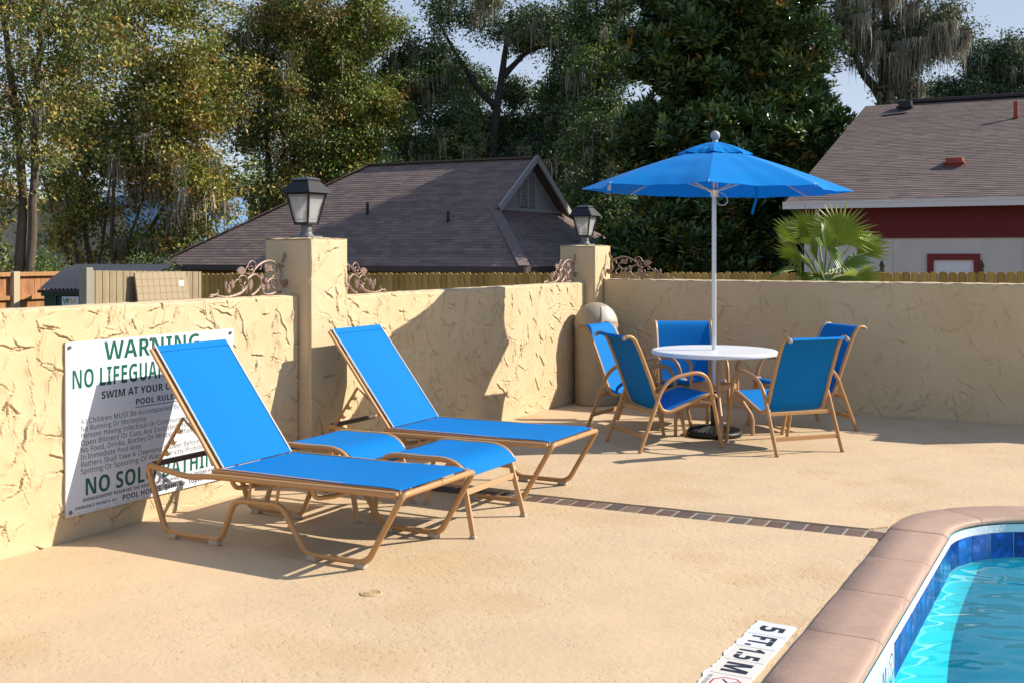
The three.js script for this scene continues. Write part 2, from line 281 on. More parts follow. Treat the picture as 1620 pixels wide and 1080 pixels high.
  const gr = outline(wallOff + 0.003), gq = []; for (let i = 0; i < gr.length - 1; i++) { const p = gr[i], q = gr[i + 1]; gq.push([[p[0], -0.0785, p[1]], [q[0], -0.0785, q[1]], [q[0], -0.25, q[1]], [p[0], -0.25, p[1]]]); }
  const go = obj('grout', quads(gq), M.grout, troot);
  // water: a rippled sheet
  const wp = outline(wallOff - 0.01), minx = CX - Rw - 0.01, nx = 330, nz = 350, x1 = PRIGHT - 0.3, z0 = CZ - Rw - 0.01, z1 = PEND - 0.3, pos = [], idx = [];
  const ph = [...Array(30)].map((_, k) => { const an = -0.5 + (rn() - 0.5) * 2.2 + Math.PI / 2, f = k < 8 ? 4 + rn() * 9 : 14 + rn() * 42; return [Math.cos(an) * f, Math.sin(an) * f, rn() * 6.28, (k < 8 ? 0.012 : 0.016) / f]; });
  for (let j = 0; j <= nz; j++) for (let i = 0; i <= nx; i++) { const x = minx + (x1 - minx) * i / nx, z = z0 + (z1 - z0) * j / nz; let h = 0; const wx = x + 0.1 * Math.sin(z * 2.1), wz = z + 0.12 * Math.sin(x * 1.7); for (const [a2, b2, c2, d2] of ph) h += d2 * Math.sin(a2 * wx + b2 * wz + c2); pos.push(x, -0.172 + h, z); }
  for (let j = 0; j < nz; j++) for (let i = 0; i < nx; i++) { const a2 = j * (nx + 1) + i, b2 = a2 + 1, c2 = a2 + nx + 1, d2 = c2 + 1; const x = pos[d2 * 3], z = pos[d2 * 3 + 2]; if (x < CX && z < CZ && Math.hypot(x - CX, z - CZ) > Rw + 0.04) continue; idx.push(a2, c2, b2, b2, c2, d2); }
  const wg = new THREE.BufferGeometry(); wg.setAttribute('position', new THREE.Float32BufferAttribute(pos, 3)); wg.setIndex(idx); wg.computeVertexNormals();
  struct('pool_water', wg, new THREE.MeshPhysicalMaterial({ color: lin(0.50, 0.97, 1.0), roughness: 0.02, transmission: 1, thickness: 0, ior: 1.33, side: THREE.DoubleSide }));
}
{ // painted depth tiles on the deck
  const root = thing('depth_marker', 'row of white depth tiles set in the deck beside the coping', 'depth marker', [3.805, 0.004, 6.632]);
  const draw = [
    ...['5', 'FT.', '1.5', 'M'].map((t) => (x) => { x.fillText(t, 128, 208); x.lineWidth = 9; x.strokeStyle = '#2b2e36'; x.strokeText(t, 128, 208); }),
    (x) => { x.strokeStyle = '#b02c46'; x.lineWidth = 11; x.beginPath(); for (let k = 0; k < 9; k++) { const a = (k + 0.5) / 8 * Math.PI * 2; x.lineTo(140 + 96 * Math.cos(a), 112 + 96 * Math.sin(a)); } x.stroke(); x.strokeStyle = '#333840'; x.lineWidth = 14; x.beginPath(); x.moveTo(80, 150); x.lineTo(140, 100); x.lineTo(190, 112); x.stroke(); x.beginPath(); x.arc(196, 96, 10, 0, 7); x.stroke(); x.strokeStyle = '#b02c46'; x.lineWidth = 9; x.beginPath(); x.moveTo(74, 46); x.lineTo(206, 178); x.stroke(); x.font = 'bold 34px sans-serif'; x.fillText('NO DIVING', 128, 246); },
  ];
  draw.forEach((fn, k) => {
    const c = document.createElement('canvas'); c.width = c.height = 256; const x = c.getContext('2d');
    x.fillStyle = k > 1 ? '#d9d3ca' : '#d8d9dc'; x.fillRect(0, 0, 256, 256); x.fillStyle = '#2b2e36'; x.textAlign = 'center'; x.save();
    if (k < 4) { const w = [1.35, 1.0, 1.0, 1.25][k]; x.font = 'bold 218px sans-serif'; const tw = x.measureText(['5', 'FT.', '1.5', 'M'][k]).width; const s = Math.min(1, 224 / tw); x.translate(128, 0); x.scale(s * (k === 0 || k === 3 ? 1.0 : 1), 1); x.translate(-128, 0); }
    fn(x); x.restore();
    const t = new THREE.CanvasTexture(c); t.colorSpace = THREE.SRGBColorSpace;
    const g = new THREE.PlaneGeometry(0.162, 0.160); g.rotateX(-Math.PI / 2).rotateY(-Math.PI / 2);   // letters' tops point to the pool
    const m = obj('depth_tile', g, mat([1, 1, 1], 0.35, { map: t }), root, true); m.position.set(0, 0.002, 0.0825 + k * 0.1655);
  });
  // ragged pale grout under the tiles
  const s = new THREE.Shape(), rn = rngOf(3); s.moveTo(-0.098, 0.012); for (let z = 0; z > -0.84; z -= 0.006 + rn() * 0.03) s.lineTo(-0.086 - rn() * rn() * 0.018, z); s.lineTo(0.086, -0.84); for (let z = -0.82; z < 0.01; z += 0.03) s.lineTo(0.083 + rn() * 0.004, z); s.closePath();
  obj('grout', new THREE.ExtrudeGeometry(s, { depth: 0.004, bevelEnabled: false }).rotateX(-Math.PI / 2).translate(0, -0.003, 0), mat([0.66, 0.66, 0.65], 0.9), root);
}
{ // small round drain in the deck
  const d = thing('floor_drain', 'small round tan drain cover in the deck in front of the loungers', 'drain', [2.02, 0, 7.08]);
  const dm = mat([0.5, 0.36, 0.18], 0.8);
  obj('rim', lathe([[0.040, 0.001], [0.041, 0.005], [0.050, 0.005], [0.052, 0.001]], 28), dm, d);
  obj('well', lathe([[0.0005, 0.0012], [0.041, 0.0012]], 24), dm, d);
  for (const r of [0.008, 0.018, 0.028]) obj('grate_ring', lathe([[r, 0.002], [r, 0.005], [r + 0.006, 0.005], [r + 0.006, 0.002]], 24), dm, d);
  obj('grate_bar', [bx(-0.041, 0.041, 0.002, 0.0045, -0.003, 0.003), bx(-0.003, 0.003, 0.002, 0.0046, -0.041, 0.041)], dm, d);
}

// ---------------------------------------------------------------- stucco walls and pillars
function stuccoSheet(w, h, cell, seed, strength = 1, density = 104, roundTop = true) {   // relief sheet in the xy plane, facing +z
  const nx = Math.round(w / cell), ny = Math.round(h / cell), H = new Float32Array((nx + 1) * (ny + 1)), GR = new Float32Array((nx + 1) * (ny + 1)), rn = rngOf(seed);
  const cut = (ix, iy, v) => { if (ix >= 0 && iy >= 0 && ix <= nx && iy <= ny) { const k = iy * (nx + 1) + ix; if (v > GR[k]) GR[k] = v; } };
  const put = (ix, iy, v) => { if (ix >= 0 && iy >= 0 && ix <= nx && iy <= ny) { const k = iy * (nx + 1) + ix; if (v > H[k]) H[k] = v; } };
  const n = Math.round(w * h * density);
  for (let s = 0; s < n; s++) {
    let x = rn() * w, y = rn() * h; const vert = rn() < 0.7; let an = vert ? Math.PI / 2 + (rn() - 0.5) * 1.5 : (rn() - 0.5) * 1.2;
    const L = 0.06 + rn() * rn() * 0.32, curl = (rn() - 0.5) * 3.4, A = (0.004 + rn() * 0.008) * strength, ramp = 0.014 + rn() * 0.045, side = rn() < 0.6 ? 1 : -1, steps = Math.ceil(L / (cell * 0.45)), wob = rn() * 6;
    for (let k = 0; k <= steps; k++) {
      const t = k / steps, a = A * Math.pow(Math.sin(Math.PI * (0.04 + 0.92 * t)), 0.6) * (1 + 0.25 * Math.sin(t * 9 + wob));
      x += Math.cos(an) * L / steps; y += Math.sin(an) * L / steps; an += curl * L / steps + 0.05 * Math.sin(t * 14 + wob);
      const px = -Math.sin(an) * side, py = Math.cos(an) * side;
      cut(Math.round(x / cell), Math.round(y / cell), a * 0.85);
      for (let q = cell * 0.9; q < ramp * 2; q += cell * 0.5) put(Math.round((x + px * q) / cell), Math.round((y + py * q) / cell), a * Math.exp(-q / ramp * 1.6));
    }
  }
  const lump = fbm(256, [[5, 1], [14, 0.7], [44, 0.35]], seed + 5), pos = [], idx = [], uv = [];
  for (let j = 0; j <= ny; j++) for (let i = 0; i <= nx; i++) {
    const x = i / nx * w, y = j / ny * h; let z = H[j * (nx + 1) + i] * (GR[j * (nx + 1) + i] ? 0 : 1) - GR[j * (nx + 1) + i] + 0.007 * strength * lump[((y * 150) & 255) * 256 + ((x * 150) & 255)];
    const e = Math.min(x, w - x, roundTop ? h - y : 9); if (e < 0.016) z -= (0.016 - e) ** 2 / 0.016 * 0.7;
    if (i === 0 || j === 0 || i === nx || j === ny) z = -0.03;
    pos.push(x, y, z); uv.push(x, y);
  }
  for (let j = 0; j < ny; j++) for (let i = 0; i < nx; i++) { const a = j * (nx + 1) + i, b = a + 1, c = a + nx + 1, d = c + 1; idx.push(a, b, c, b, d, c); }
  const g = new THREE.BufferGeometry(); g.setAttribute('position', new THREE.Float32BufferAttribute(pos, 3)); g.setAttribute('uv', new THREE.Float32BufferAttribute(uv, 2)); g.setIndex(idx); g.computeVertexNormals(); return g;
}
const facePosX = (g, x, z1) => g.rotateY(Math.PI / 2).translate(x, 0, z1);       // sheet's x runs to -z from z1
function capTop(x0, x1, z0, z1, y, seed) {                                       // slightly lumpy wall top
  const rn = rngOf(seed), nx = Math.max(2, Math.round((x1 - x0) / 0.05)), nz = Math.max(2, Math.round((z1 - z0) / 0.05)), pos = [], idx = [];
  for (let j = 0; j <= nz; j++) for (let i = 0; i <= nx; i++) pos.push(x0 + (x1 - x0) * i / nx, y + (rn() - 0.4) * 0.007 - (i === 0 || j === 0 || i === nx || j === nz ? 0.006 : 0), z0 + (z1 - z0) * j / nz);
  for (let j = 0; j < nz; j++) for (let i = 0; i < nx; i++) { const a = j * (nx + 1) + i, b = a + 1, c = a + nx + 1, d = c + 1; idx.push(a, c, b, b, c, d); }
  const g = new THREE.BufferGeometry(); g.setAttribute('position', new THREE.Float32BufferAttribute(pos, 3)); g.setIndex(idx); g.computeVertexNormals(); g.setAttribute('uv', new THREE.Float32BufferAttribute(new Float32Array(pos.length / 3 * 2), 2)); return g;
}
function sideWall(z0, z1, h, cell, seed, label) {                                // wall along z with its pool face at x = 0
  const w = thing('stucco_wall', label, 'wall', [0, 0, 0], 0, 'low stucco walls round the pool deck');
  obj('face', facePosX(stuccoSheet(z1 - z0, h + 0.03, cell, seed, 1), 0, z1).translate(0, -0.03, 0), M.stucco, w);
  obj('core', bx(-0.19, -0.012, -0.9, h - 0.012, z0 + 0.002, z1 - 0.002), M.stucco, w);
  obj('wall_top', capTop(-0.195, -0.004, z0 + 0.001, z1 - 0.001, h, seed + 1), M.stucco, w);
}
sideWall(5.105, 8.445, 1.283, 0.0055, 101, 'textured tan stucco wall that carries the pool rules sign');
sideWall(0.268, 4.665, 1.262, 0.0075, 202, 'textured tan stucco wall between the two lantern pillars');
{
  const w = thing('stucco_wall', 'long shaded tan stucco wall behind the table and chairs', 'wall', [0, 0, 0], 0, 'low stucco walls round the pool deck');
  obj('face', stuccoSheet(11.87, 1.325, 0.0115, 303, 0.95, 64).translate(0.121, -0.03, 0.045), M.stucco, w);
  obj('core', bx(0.121, 11.99, -0.9, 1.283, -0.15, 0.033), M.stucco, w);
  obj('wall_top', capTop(0.122, 11.989, -0.155, 0.041, 1.295, 9), M.stucco, w);
}
function pillar(x0, x1, z0, z1, h, seed, label, group) {
  const p = thing('stucco_pillar', label, 'pillar', [0, 0, 0], 0, 'stucco pillars along the wall');
  obj('core', bx(x0 + 0.012, x1 - 0.012, -0.9, h - 0.012, z0 + 0.012, z1 - 0.012), M.stucco, p);
  obj('face', facePosX(stuccoSheet(z1 - z0, h + 0.03, 0.0075, seed, 1.05, 46), x1 - 0.002, z1).translate(0, -0.03, 0), M.stucco, p);
  obj('face', stuccoSheet(x1 - x0, h + 0.03, 0.012, seed + 3, 0.5, 10).translate(x0, -0.03, z1 - 0.002), M.stucco, p);
  obj('face', [bx(x0, x0 + 0.013, -0.9, h - 0.005, z0 + 0.002, z1 - 0.02), bx(x0 + 0.013, x1 - 0.014, -0.9, h - 0.005, z0, z0 + 0.013)], M.stucco, p);
  obj('cap', capTop(x0 - 0.004, x1 + 0.004, z0 - 0.004, z1 + 0.004, h, seed + 7), M.stucco, p);
}
pillar(-0.312, 0.103, 4.666, 5.103, 1.685, 404, 'square stucco pillar with a lantern, beside the pool rules sign');
pillar(-0.303, 0.119, -0.164, 0.266, 1.66, 505, 'square stucco pillar with a lantern, at the wall corner behind the bin');
pillar(-0.31, 0.103, 8.447, 8.88, 1.685, 606, 'square stucco pillar without a lantern at the end of the sign wall');
pillar(5.22, 5.65, -0.31, 0.14, 1.66, 707, 'square stucco pillar standing in the long back wall');

// ---------------------------------------------------------------- lanterns
{
  const glass = new THREE.MeshPhysicalMaterial({ color: lin(0.85, 0.85, 0.84), roughness: 0.55, transmission: 0.75, thickness: 0, side: THREE.DoubleSide });
  const L = thing('lantern', 'black lantern with frosted panes on the pillar beside the sign', 'lantern', [-0.105, 1.688, 4.885], 0, 'pillar lanterns');
  const fr = (w0, y0, w1, y1) => { const c = [[-1, -1], [1, -1], [1, 1], [-1, 1]], q = []; for (let k = 0; k < 4; k++) { const a = c[k], b = c[(k + 1) % 4]; q.push([[a[0] * w0, y0, a[1] * w0], [b[0] * w0, y0, b[1] * w0], [b[0] * w1, y1, b[1] * w1], [a[0] * w1, y1, a[1] * w1]]); } return quads(q); };
  const plate = (w, y) => quads([[[-w, y, -w], [w, y, -w], [w, y, w], [-w, y, w]]]);
  obj('base_plate', bx(-0.085, 0.085, -0.004, 0.014, -0.085, 0.085, 0.006), M.galv, L);
  obj('neck', lathe([[0.062, 0.012], [0.045, 0.03], [0.041, 0.045], [0.044, 0.05], [0.041, 0.055], [0.041, 0.1], [0.03, 0.1]], 20), M.galv, L);
  const b0 = 0.058, b1 = 0.102, y0 = 0.10, y1 = 0.325;
  obj('body_floor', [bx(-b0 - 0.003, b0 + 0.003, y0 - 0.006, y0 + 0.012, -b0 - 0.003, b0 + 0.003, 0.003)], M.black, L);
  for (const [sx, sz] of [[1, 1], [1, -1], [-1, 1], [-1, -1]]) obj('corner_post', bar([sx * b0, y0, sz * b0], [sx * b1, y1, sz * b1], 0.014, 0.014), M.black, L);
  obj('top_rail', [bx(-b1, b1, y1 - 0.014, y1, b1 - 0.008, b1 + 0.002), bx(-b1, b1, y1 - 0.014, y1, -b1 - 0.002, -b1 + 0.008), bx(b1 - 0.008, b1 + 0.002, y1 - 0.014, y1, -b1, b1), bx(-b1 - 0.002, -b1 + 0.008, y1 - 0.014, y1, -b1, b1)], M.black, L);
  for (let k = 0; k < 4; k++) {
    const m = b0 - 0.004, n = b1 - 0.006, g = quads([[[-m + 0.004, y0 + 0.01, m], [m - 0.004, y0 + 0.01, m], [n - 0.004, y1 - 0.01, n], [-n + 0.004, y1 - 0.01, n]]]).rotateY(k * Math.PI / 2);
    obj('pane', g, glass, L);
    const e = 0.012, a = [-m + e, y0 + 0.034, m + 0.004], b = [m - e, y0 + 0.034, m + 0.004], c = [n - e, y1 - 0.024, n + 0.003], d = [-n + e, y1 - 0.024, n + 0.003];
    obj('pane_bead', [bar(a, b, 0.003, 0.003), bar(b, c, 0.003, 0.003), bar(c, d, 0.003, 0.003), bar(d, a, 0.003, 0.003)].map((q) => q.rotateY(k * Math.PI / 2)), M.galv, L);
  }
  obj('socket', lathe([[0.0005, 0.11], [0.022, 0.11], [0.022, 0.19], [0.0005, 0.19]], 14), mat([0.12, 0.11, 0.1], 0.6), L);
  obj('bulb', lathe([[0.012, 0.19], [0.025, 0.215], [0.028, 0.24], [0.02, 0.265], [0.0005, 0.275]], 16), mat([0.7, 0.69, 0.66], 0.3), L);
  const roof = obj('roof', [fr(0.14, 0.322, 0.068, 0.413), plate(0.14, 0.3235), plate(0.068, 0.413)], M.black, L);
  const cap = obj('cap', [fr(0.078, 0.418, 0.05, 0.437), plate(0.078, 0.418), plate(0.05, 0.437), bx(-0.06, 0.06, 0.41, 0.42, -0.06, 0.06)], mat([0.06, 0.06, 0.062], 0.35), L);
  obj('finial', lathe([[0.0005, 0.436], [0.006, 0.436], [0.004, 0.446], [0.007, 0.452], [0.0005, 0.462]], 10), M.black, L);
  dup(L, [-0.092, 1.663, 0.05], 0, 'black lantern with frosted panes on the corner pillar behind the bin', 'pillar lanterns');
}
// ---------------------------------------------------------------- cast iron vine brackets on the wall tops
{
  const U = (x, y) => V((1370 - x) / 1320 * 0.78, (745 - y) / 705 * 0.285, 0);
  const vine = (pts, r0, r1, n = 26) => { const c = new THREE.CatmullRomCurve3(pts.map((p) => U(...p))), q = c.getSpacedPoints(n); return sweep(q, q.map((_, i) => 1.25 * (r0 + (r1 - r0) * i / n) * (1 + 0.15 * Math.sin(i * 2.3))), 6, true, 0.8); };
  const leaf = (x, y, an, L, W) => { const s = new THREE.Shape(); s.moveTo(0, 0); s.bezierCurveTo(L * 0.25, W, L * 0.7, W * 0.9, L, 0); s.bezierCurveTo(L * 0.7, -W * 0.9, L * 0.25, -W, 0, 0); const p = U(x, y); return mergeGeometries([clean(new THREE.ExtrudeGeometry(s, { depth: 0.005, bevelSize: 0.003, bevelThickness: 0.004, bevelSegments: 1, curveSegments: 7 }).translate(0, 0, -0.0025)), clean(sweep([V(0, 0, 0.006), V(L * 0.5, 0, 0.009), V(L, 0, 0.004)], 0.003, 5))]).rotateZ(an).translate(p.x, p.y, 0); };
  const B = thing('scroll_bracket', 'cast iron vine scroll on the sign wall, against the lantern pillar', 'ironwork', [-0.1, 1.284, 5.108], -Math.PI / 2, 'vine scroll brackets on the wall tops');
  obj('upright', [bar([0.016, 0.0, 0], [0.016, 0.265, 0], 0.018, 0.022), leaf(1320, 130, Math.PI / 2, 0.05, 0.014), leaf(1290, 610, Math.PI * 0.75, 0.07, 0.035), leaf(1270, 180, 2.6, 0.035, 0.016)], M.iron, B);
  obj('vine', [
    vine([[1300, 250], [1210, 215], [1060, 150], [920, 185], [810, 275], [740, 380], [675, 450], [690, 520], [640, 590], [610, 540], [640, 500]], 0.011, 0.006, 44),
    vine([[690, 440], [800, 375], [885, 450], [905, 545], [850, 640], [770, 710], [720, 730]], 0.007, 0.010),
    vine([[800, 270], [810, 200], [750, 150], [690, 200], [685, 280], [730, 305], [770, 270], [745, 235], [715, 250]], 0.006, 0.004),
    vine([[680, 490], [650, 420], [580, 392], [530, 430], [530, 490], [560, 490], [560, 455]], 0.006, 0.004),
    vine([[530, 450], [480, 470], [440, 520], [400, 500], [360, 560]], 0.005, 0.004),
    vine([[650, 590], [570, 670], [460, 715], [320, 735], [220, 715], [140, 690], [70, 735]], 0.012, 0.007),
    vine([[640, 600], [660, 650], [650, 700]], 0.008, 0.004), vine([[570, 660], [600, 600], [550, 540]], 0.009, 0.004), vine([[150, 690], [190, 660], [185, 610]], 0.008, 0.006), vine([[120, 690], [80, 690], [50, 740]], 0.007, 0.006),
    vine([[900, 540], [960, 570], [1010, 600]], 0.006, 0.004), vine([[900, 210], [900, 280], [880, 300]], 0.008, 0.004),
    vine([[930, 620], [950, 700], [1050, 725], [1150, 700], [1250, 690]], 0.008, 0.010), vine([[1030, 660], [1010, 540], [1070, 460], [1160, 475], [1200, 560], [1150, 630], [1095, 580], [1080, 460], [1140, 380], [1110, 310], [1075, 330]], 0.007, 0.005, 40),
    vine([[1220, 215], [1190, 280], [1180, 345]], 0.010, 0.006), vine([[1240, 240], [1270, 340], [1260, 480], [1290, 560]], 0.009, 0.010),
    vine([[640, 340], [680, 370], [710, 350], [690, 330]], 0.005, 0.004), vine([[640, 300], [670, 240], [690, 210]], 0.005, 0.005),
  ], M.iron, B);
  for (const [x, y, a, l, w] of [[640, 320, 0.05, 0.085, 0.036], [740, 460, -1.35, 0.075, 0.026], [380, 680, 1.15, 0.075, 0.024], [430, 600, 1.5, 0.06, 0.02], [340, 620, 1.3, 0.06, 0.02], [980, 330, 2.4, 0.05, 0.024], [1010, 300, 1.0, 0.045, 0.02], [1060, 330, 1.6, 0.045, 0.022], [940, 400, -0.6, 0.04, 0.02], [990, 440, -1.6, 0.035, 0.02], [960, 650, 0.9, 0.05, 0.02], [1010, 640, 2.1, 0.04, 0.018], [640, 640, 0.4, 0.04, 0.014]]) obj('leaf', leaf(x, y, a, l, w), M.iron, B);
  const gname = 'vine scroll brackets on the wall tops';
  const flip = (pos, turn, label) => { const r = dup(B, pos, turn, label, gname); return r; };
  flip([-0.1, 1.263, 4.66], Math.PI / 2, 'cast iron vine scroll on the far side of the sign pillar');
  flip([-0.1, 1.263, 0.272], -Math.PI / 2, 'cast iron vine scroll on the side wall, against the corner pillar');
  flip([0.125, 1.296, -0.055], 0, 'cast iron vine scroll on the back wall, right of the corner pillar');
  flip([-0.1, 1.284, 8.44], Math.PI / 2, 'cast iron vine scroll at the open end of the sign wall, over the plywood fence');
  flip([5.215, 1.296, -0.055], Math.PI, 'cast iron vine scroll on the back wall in front of the cream building');
}
// ---------------------------------------------------------------- pool rules sign
{
  const s = thing('pool_sign', 'white pool rules sign with green and black lettering screwed to the wall', 'sign', [0.014, 0.135, 7.117]);
  const W = 1.325, Hh = 0.957, c = document.createElement('canvas'); c.width = 1900; c.height = 1372; const x = c.getContext('2d');
  x.fillStyle = '#d9dce2'; x.fillRect(0, 0, 1900, 1372);
  const rn = rngOf(21); for (let k = 0; k < 500; k++) { x.fillStyle = `rgba(${150 + rn() * 60},${140 + rn() * 50},${120 + rn() * 60},${rn() * 0.05})`; x.beginPath(); x.arc(rn() * 1900, rn() * 1372, 2 + rn() * 26, 0, 7); x.fill(); }
  x.fillStyle = 'rgba(150,105,60,0.35)'; for (let k = 0; k < 90; k++) x.fillRect(rn() * 1900, 1360 - rn() * rn() * 20, 4 + rn() * 20, 2 + rn() * 8);
  const line = (t, x0, x1, base, size, col, bold = 'bold') => { x.fillStyle = col; x.font = `${bold} ${size}px sans-serif`; const w = x.measureText(t).width; x.save(); x.translate(x0, base); if (x1) x.scale((x1 - x0) / w, 1); x.fillText(t, 0, 0); x.restore(); };
  const G = '#0d5a4a', K = '#15181c';
  const sized = (prefix, x0, xe, rest, base, size, col, bold) => { x.font = `${bold ?? 'bold'} ${size}px sans-serif`; const k = (xe - x0) / x.measureText(prefix).width; line(prefix + rest, x0, x0 + k * x.measureText(prefix + rest).width, base, size, col, bold); };
  sized('WARNING', 381, 1480, '', 168, 204, G); sized('NO LIFEGUA', 52, 956, 'RD ON DUTY', 372, 208, G);
  sized('SWIM AT YOUR', 356, 1024, ' OWN RISK', 480, 84, K); sized('POOL RUL', 716, 1103, 'ES', 570, 68, K); x.fillStyle = K; x.fillRect(712, 588, 490, 6);
  const rules = [['All Children MUST Be Accompanied B', 1182, 'y Adult'], ['No Running Or Horseplay', 837, ''], ['Persons Having Infectious Or Communic', 1252, 'able Disease'], ['Open Blisters Or Cuts Are Excluded F', 1240, 'rom Pool'], ['No Food, Drinks, Bottles Or Wrappers Sha', 1334, 'll Be'], ['In Immediate Pool Area', 779, ''], ['Bathers Shall Take A Cleansing Shower Befor', 1417, 'e Entering'], ['Spitting Or Spouting Of Water Strictly Prohi', 1445, 'bited']];
  rules.forEach(([t, b, r], k) => sized(t, 145, b, r, 658 + k * 56.6, 57, '#23262b', 'normal'));
  sized('NO SOLO BATHI', 180, 1526, 'NG', 1230, 186, G);
  sized('MANAGEMENT RESERVES THE RIGHT TO DENY POOL USE TO ANYONE', 168, 1560, ' AT ANY TIME', 1276, 36, K); sized('POOL HOURS  9am  to  10p', 569, 1440, 'm', 1340, 60, K); sized('EMERGENCY PHONE #  911', 93, 516, '', 1330, 32, K);
  x.strokeStyle = 'rgba(225,228,230,0.8)'; x.lineWidth = 2; for (let k = 0; k < 60; k++) { const a = 100 + rn() * 1500, b = 90 + rn() * 380; x.beginPath(); x.moveTo(a, b); x.lineTo(a + (rn() - 0.5) * 30, b + rn() * 30); x.stroke(); }
  const t = new THREE.CanvasTexture(c); t.colorSpace = THREE.SRGBColorSpace; t.anisotropy = 8;
  const nx = 20, ny = 12, g = new THREE.PlaneGeometry(W, Hh, nx, ny); const p = g.attributes.position; for (let i = 0; i < p.count; i++) p.setZ(i, 0.004 * Math.sin(p.getX(i) * 5.3) * Math.cos(p.getY(i) * 4) + 0.006);
  g.computeVertexNormals(); g.rotateY(Math.PI / 2).translate(0, Hh / 2, -W / 2);
  obj('sheet', g, mat([1, 1, 1], 0.4, { map: t }), s, true);
  obj('edge', [bx(-0.006, 0.003, 0, 0.003, -W, 0), bx(-0.006, 0.003, Hh - 0.003, Hh, -W, 0), bx(-0.006, 0.003, 0, Hh, -0.003, 0), bx(-0.006, 0.003, 0, Hh, -W, -W + 0.003)], mat([0.45, 0.38, 0.3], 0.6), s);
  for (const [zz, yy] of [[-0.025, 0.93], [-0.62, 0.935], [-W + 0.03, 0.93], [-0.03, 0.025], [-W + 0.03, 0.025], [-0.65, 0.02]]) obj('screw', new THREE.SphereGeometry(0.011, 10, 6).scale(0.6, 1, 1).translate(0.013, yy, zz), M.galv, s);
}
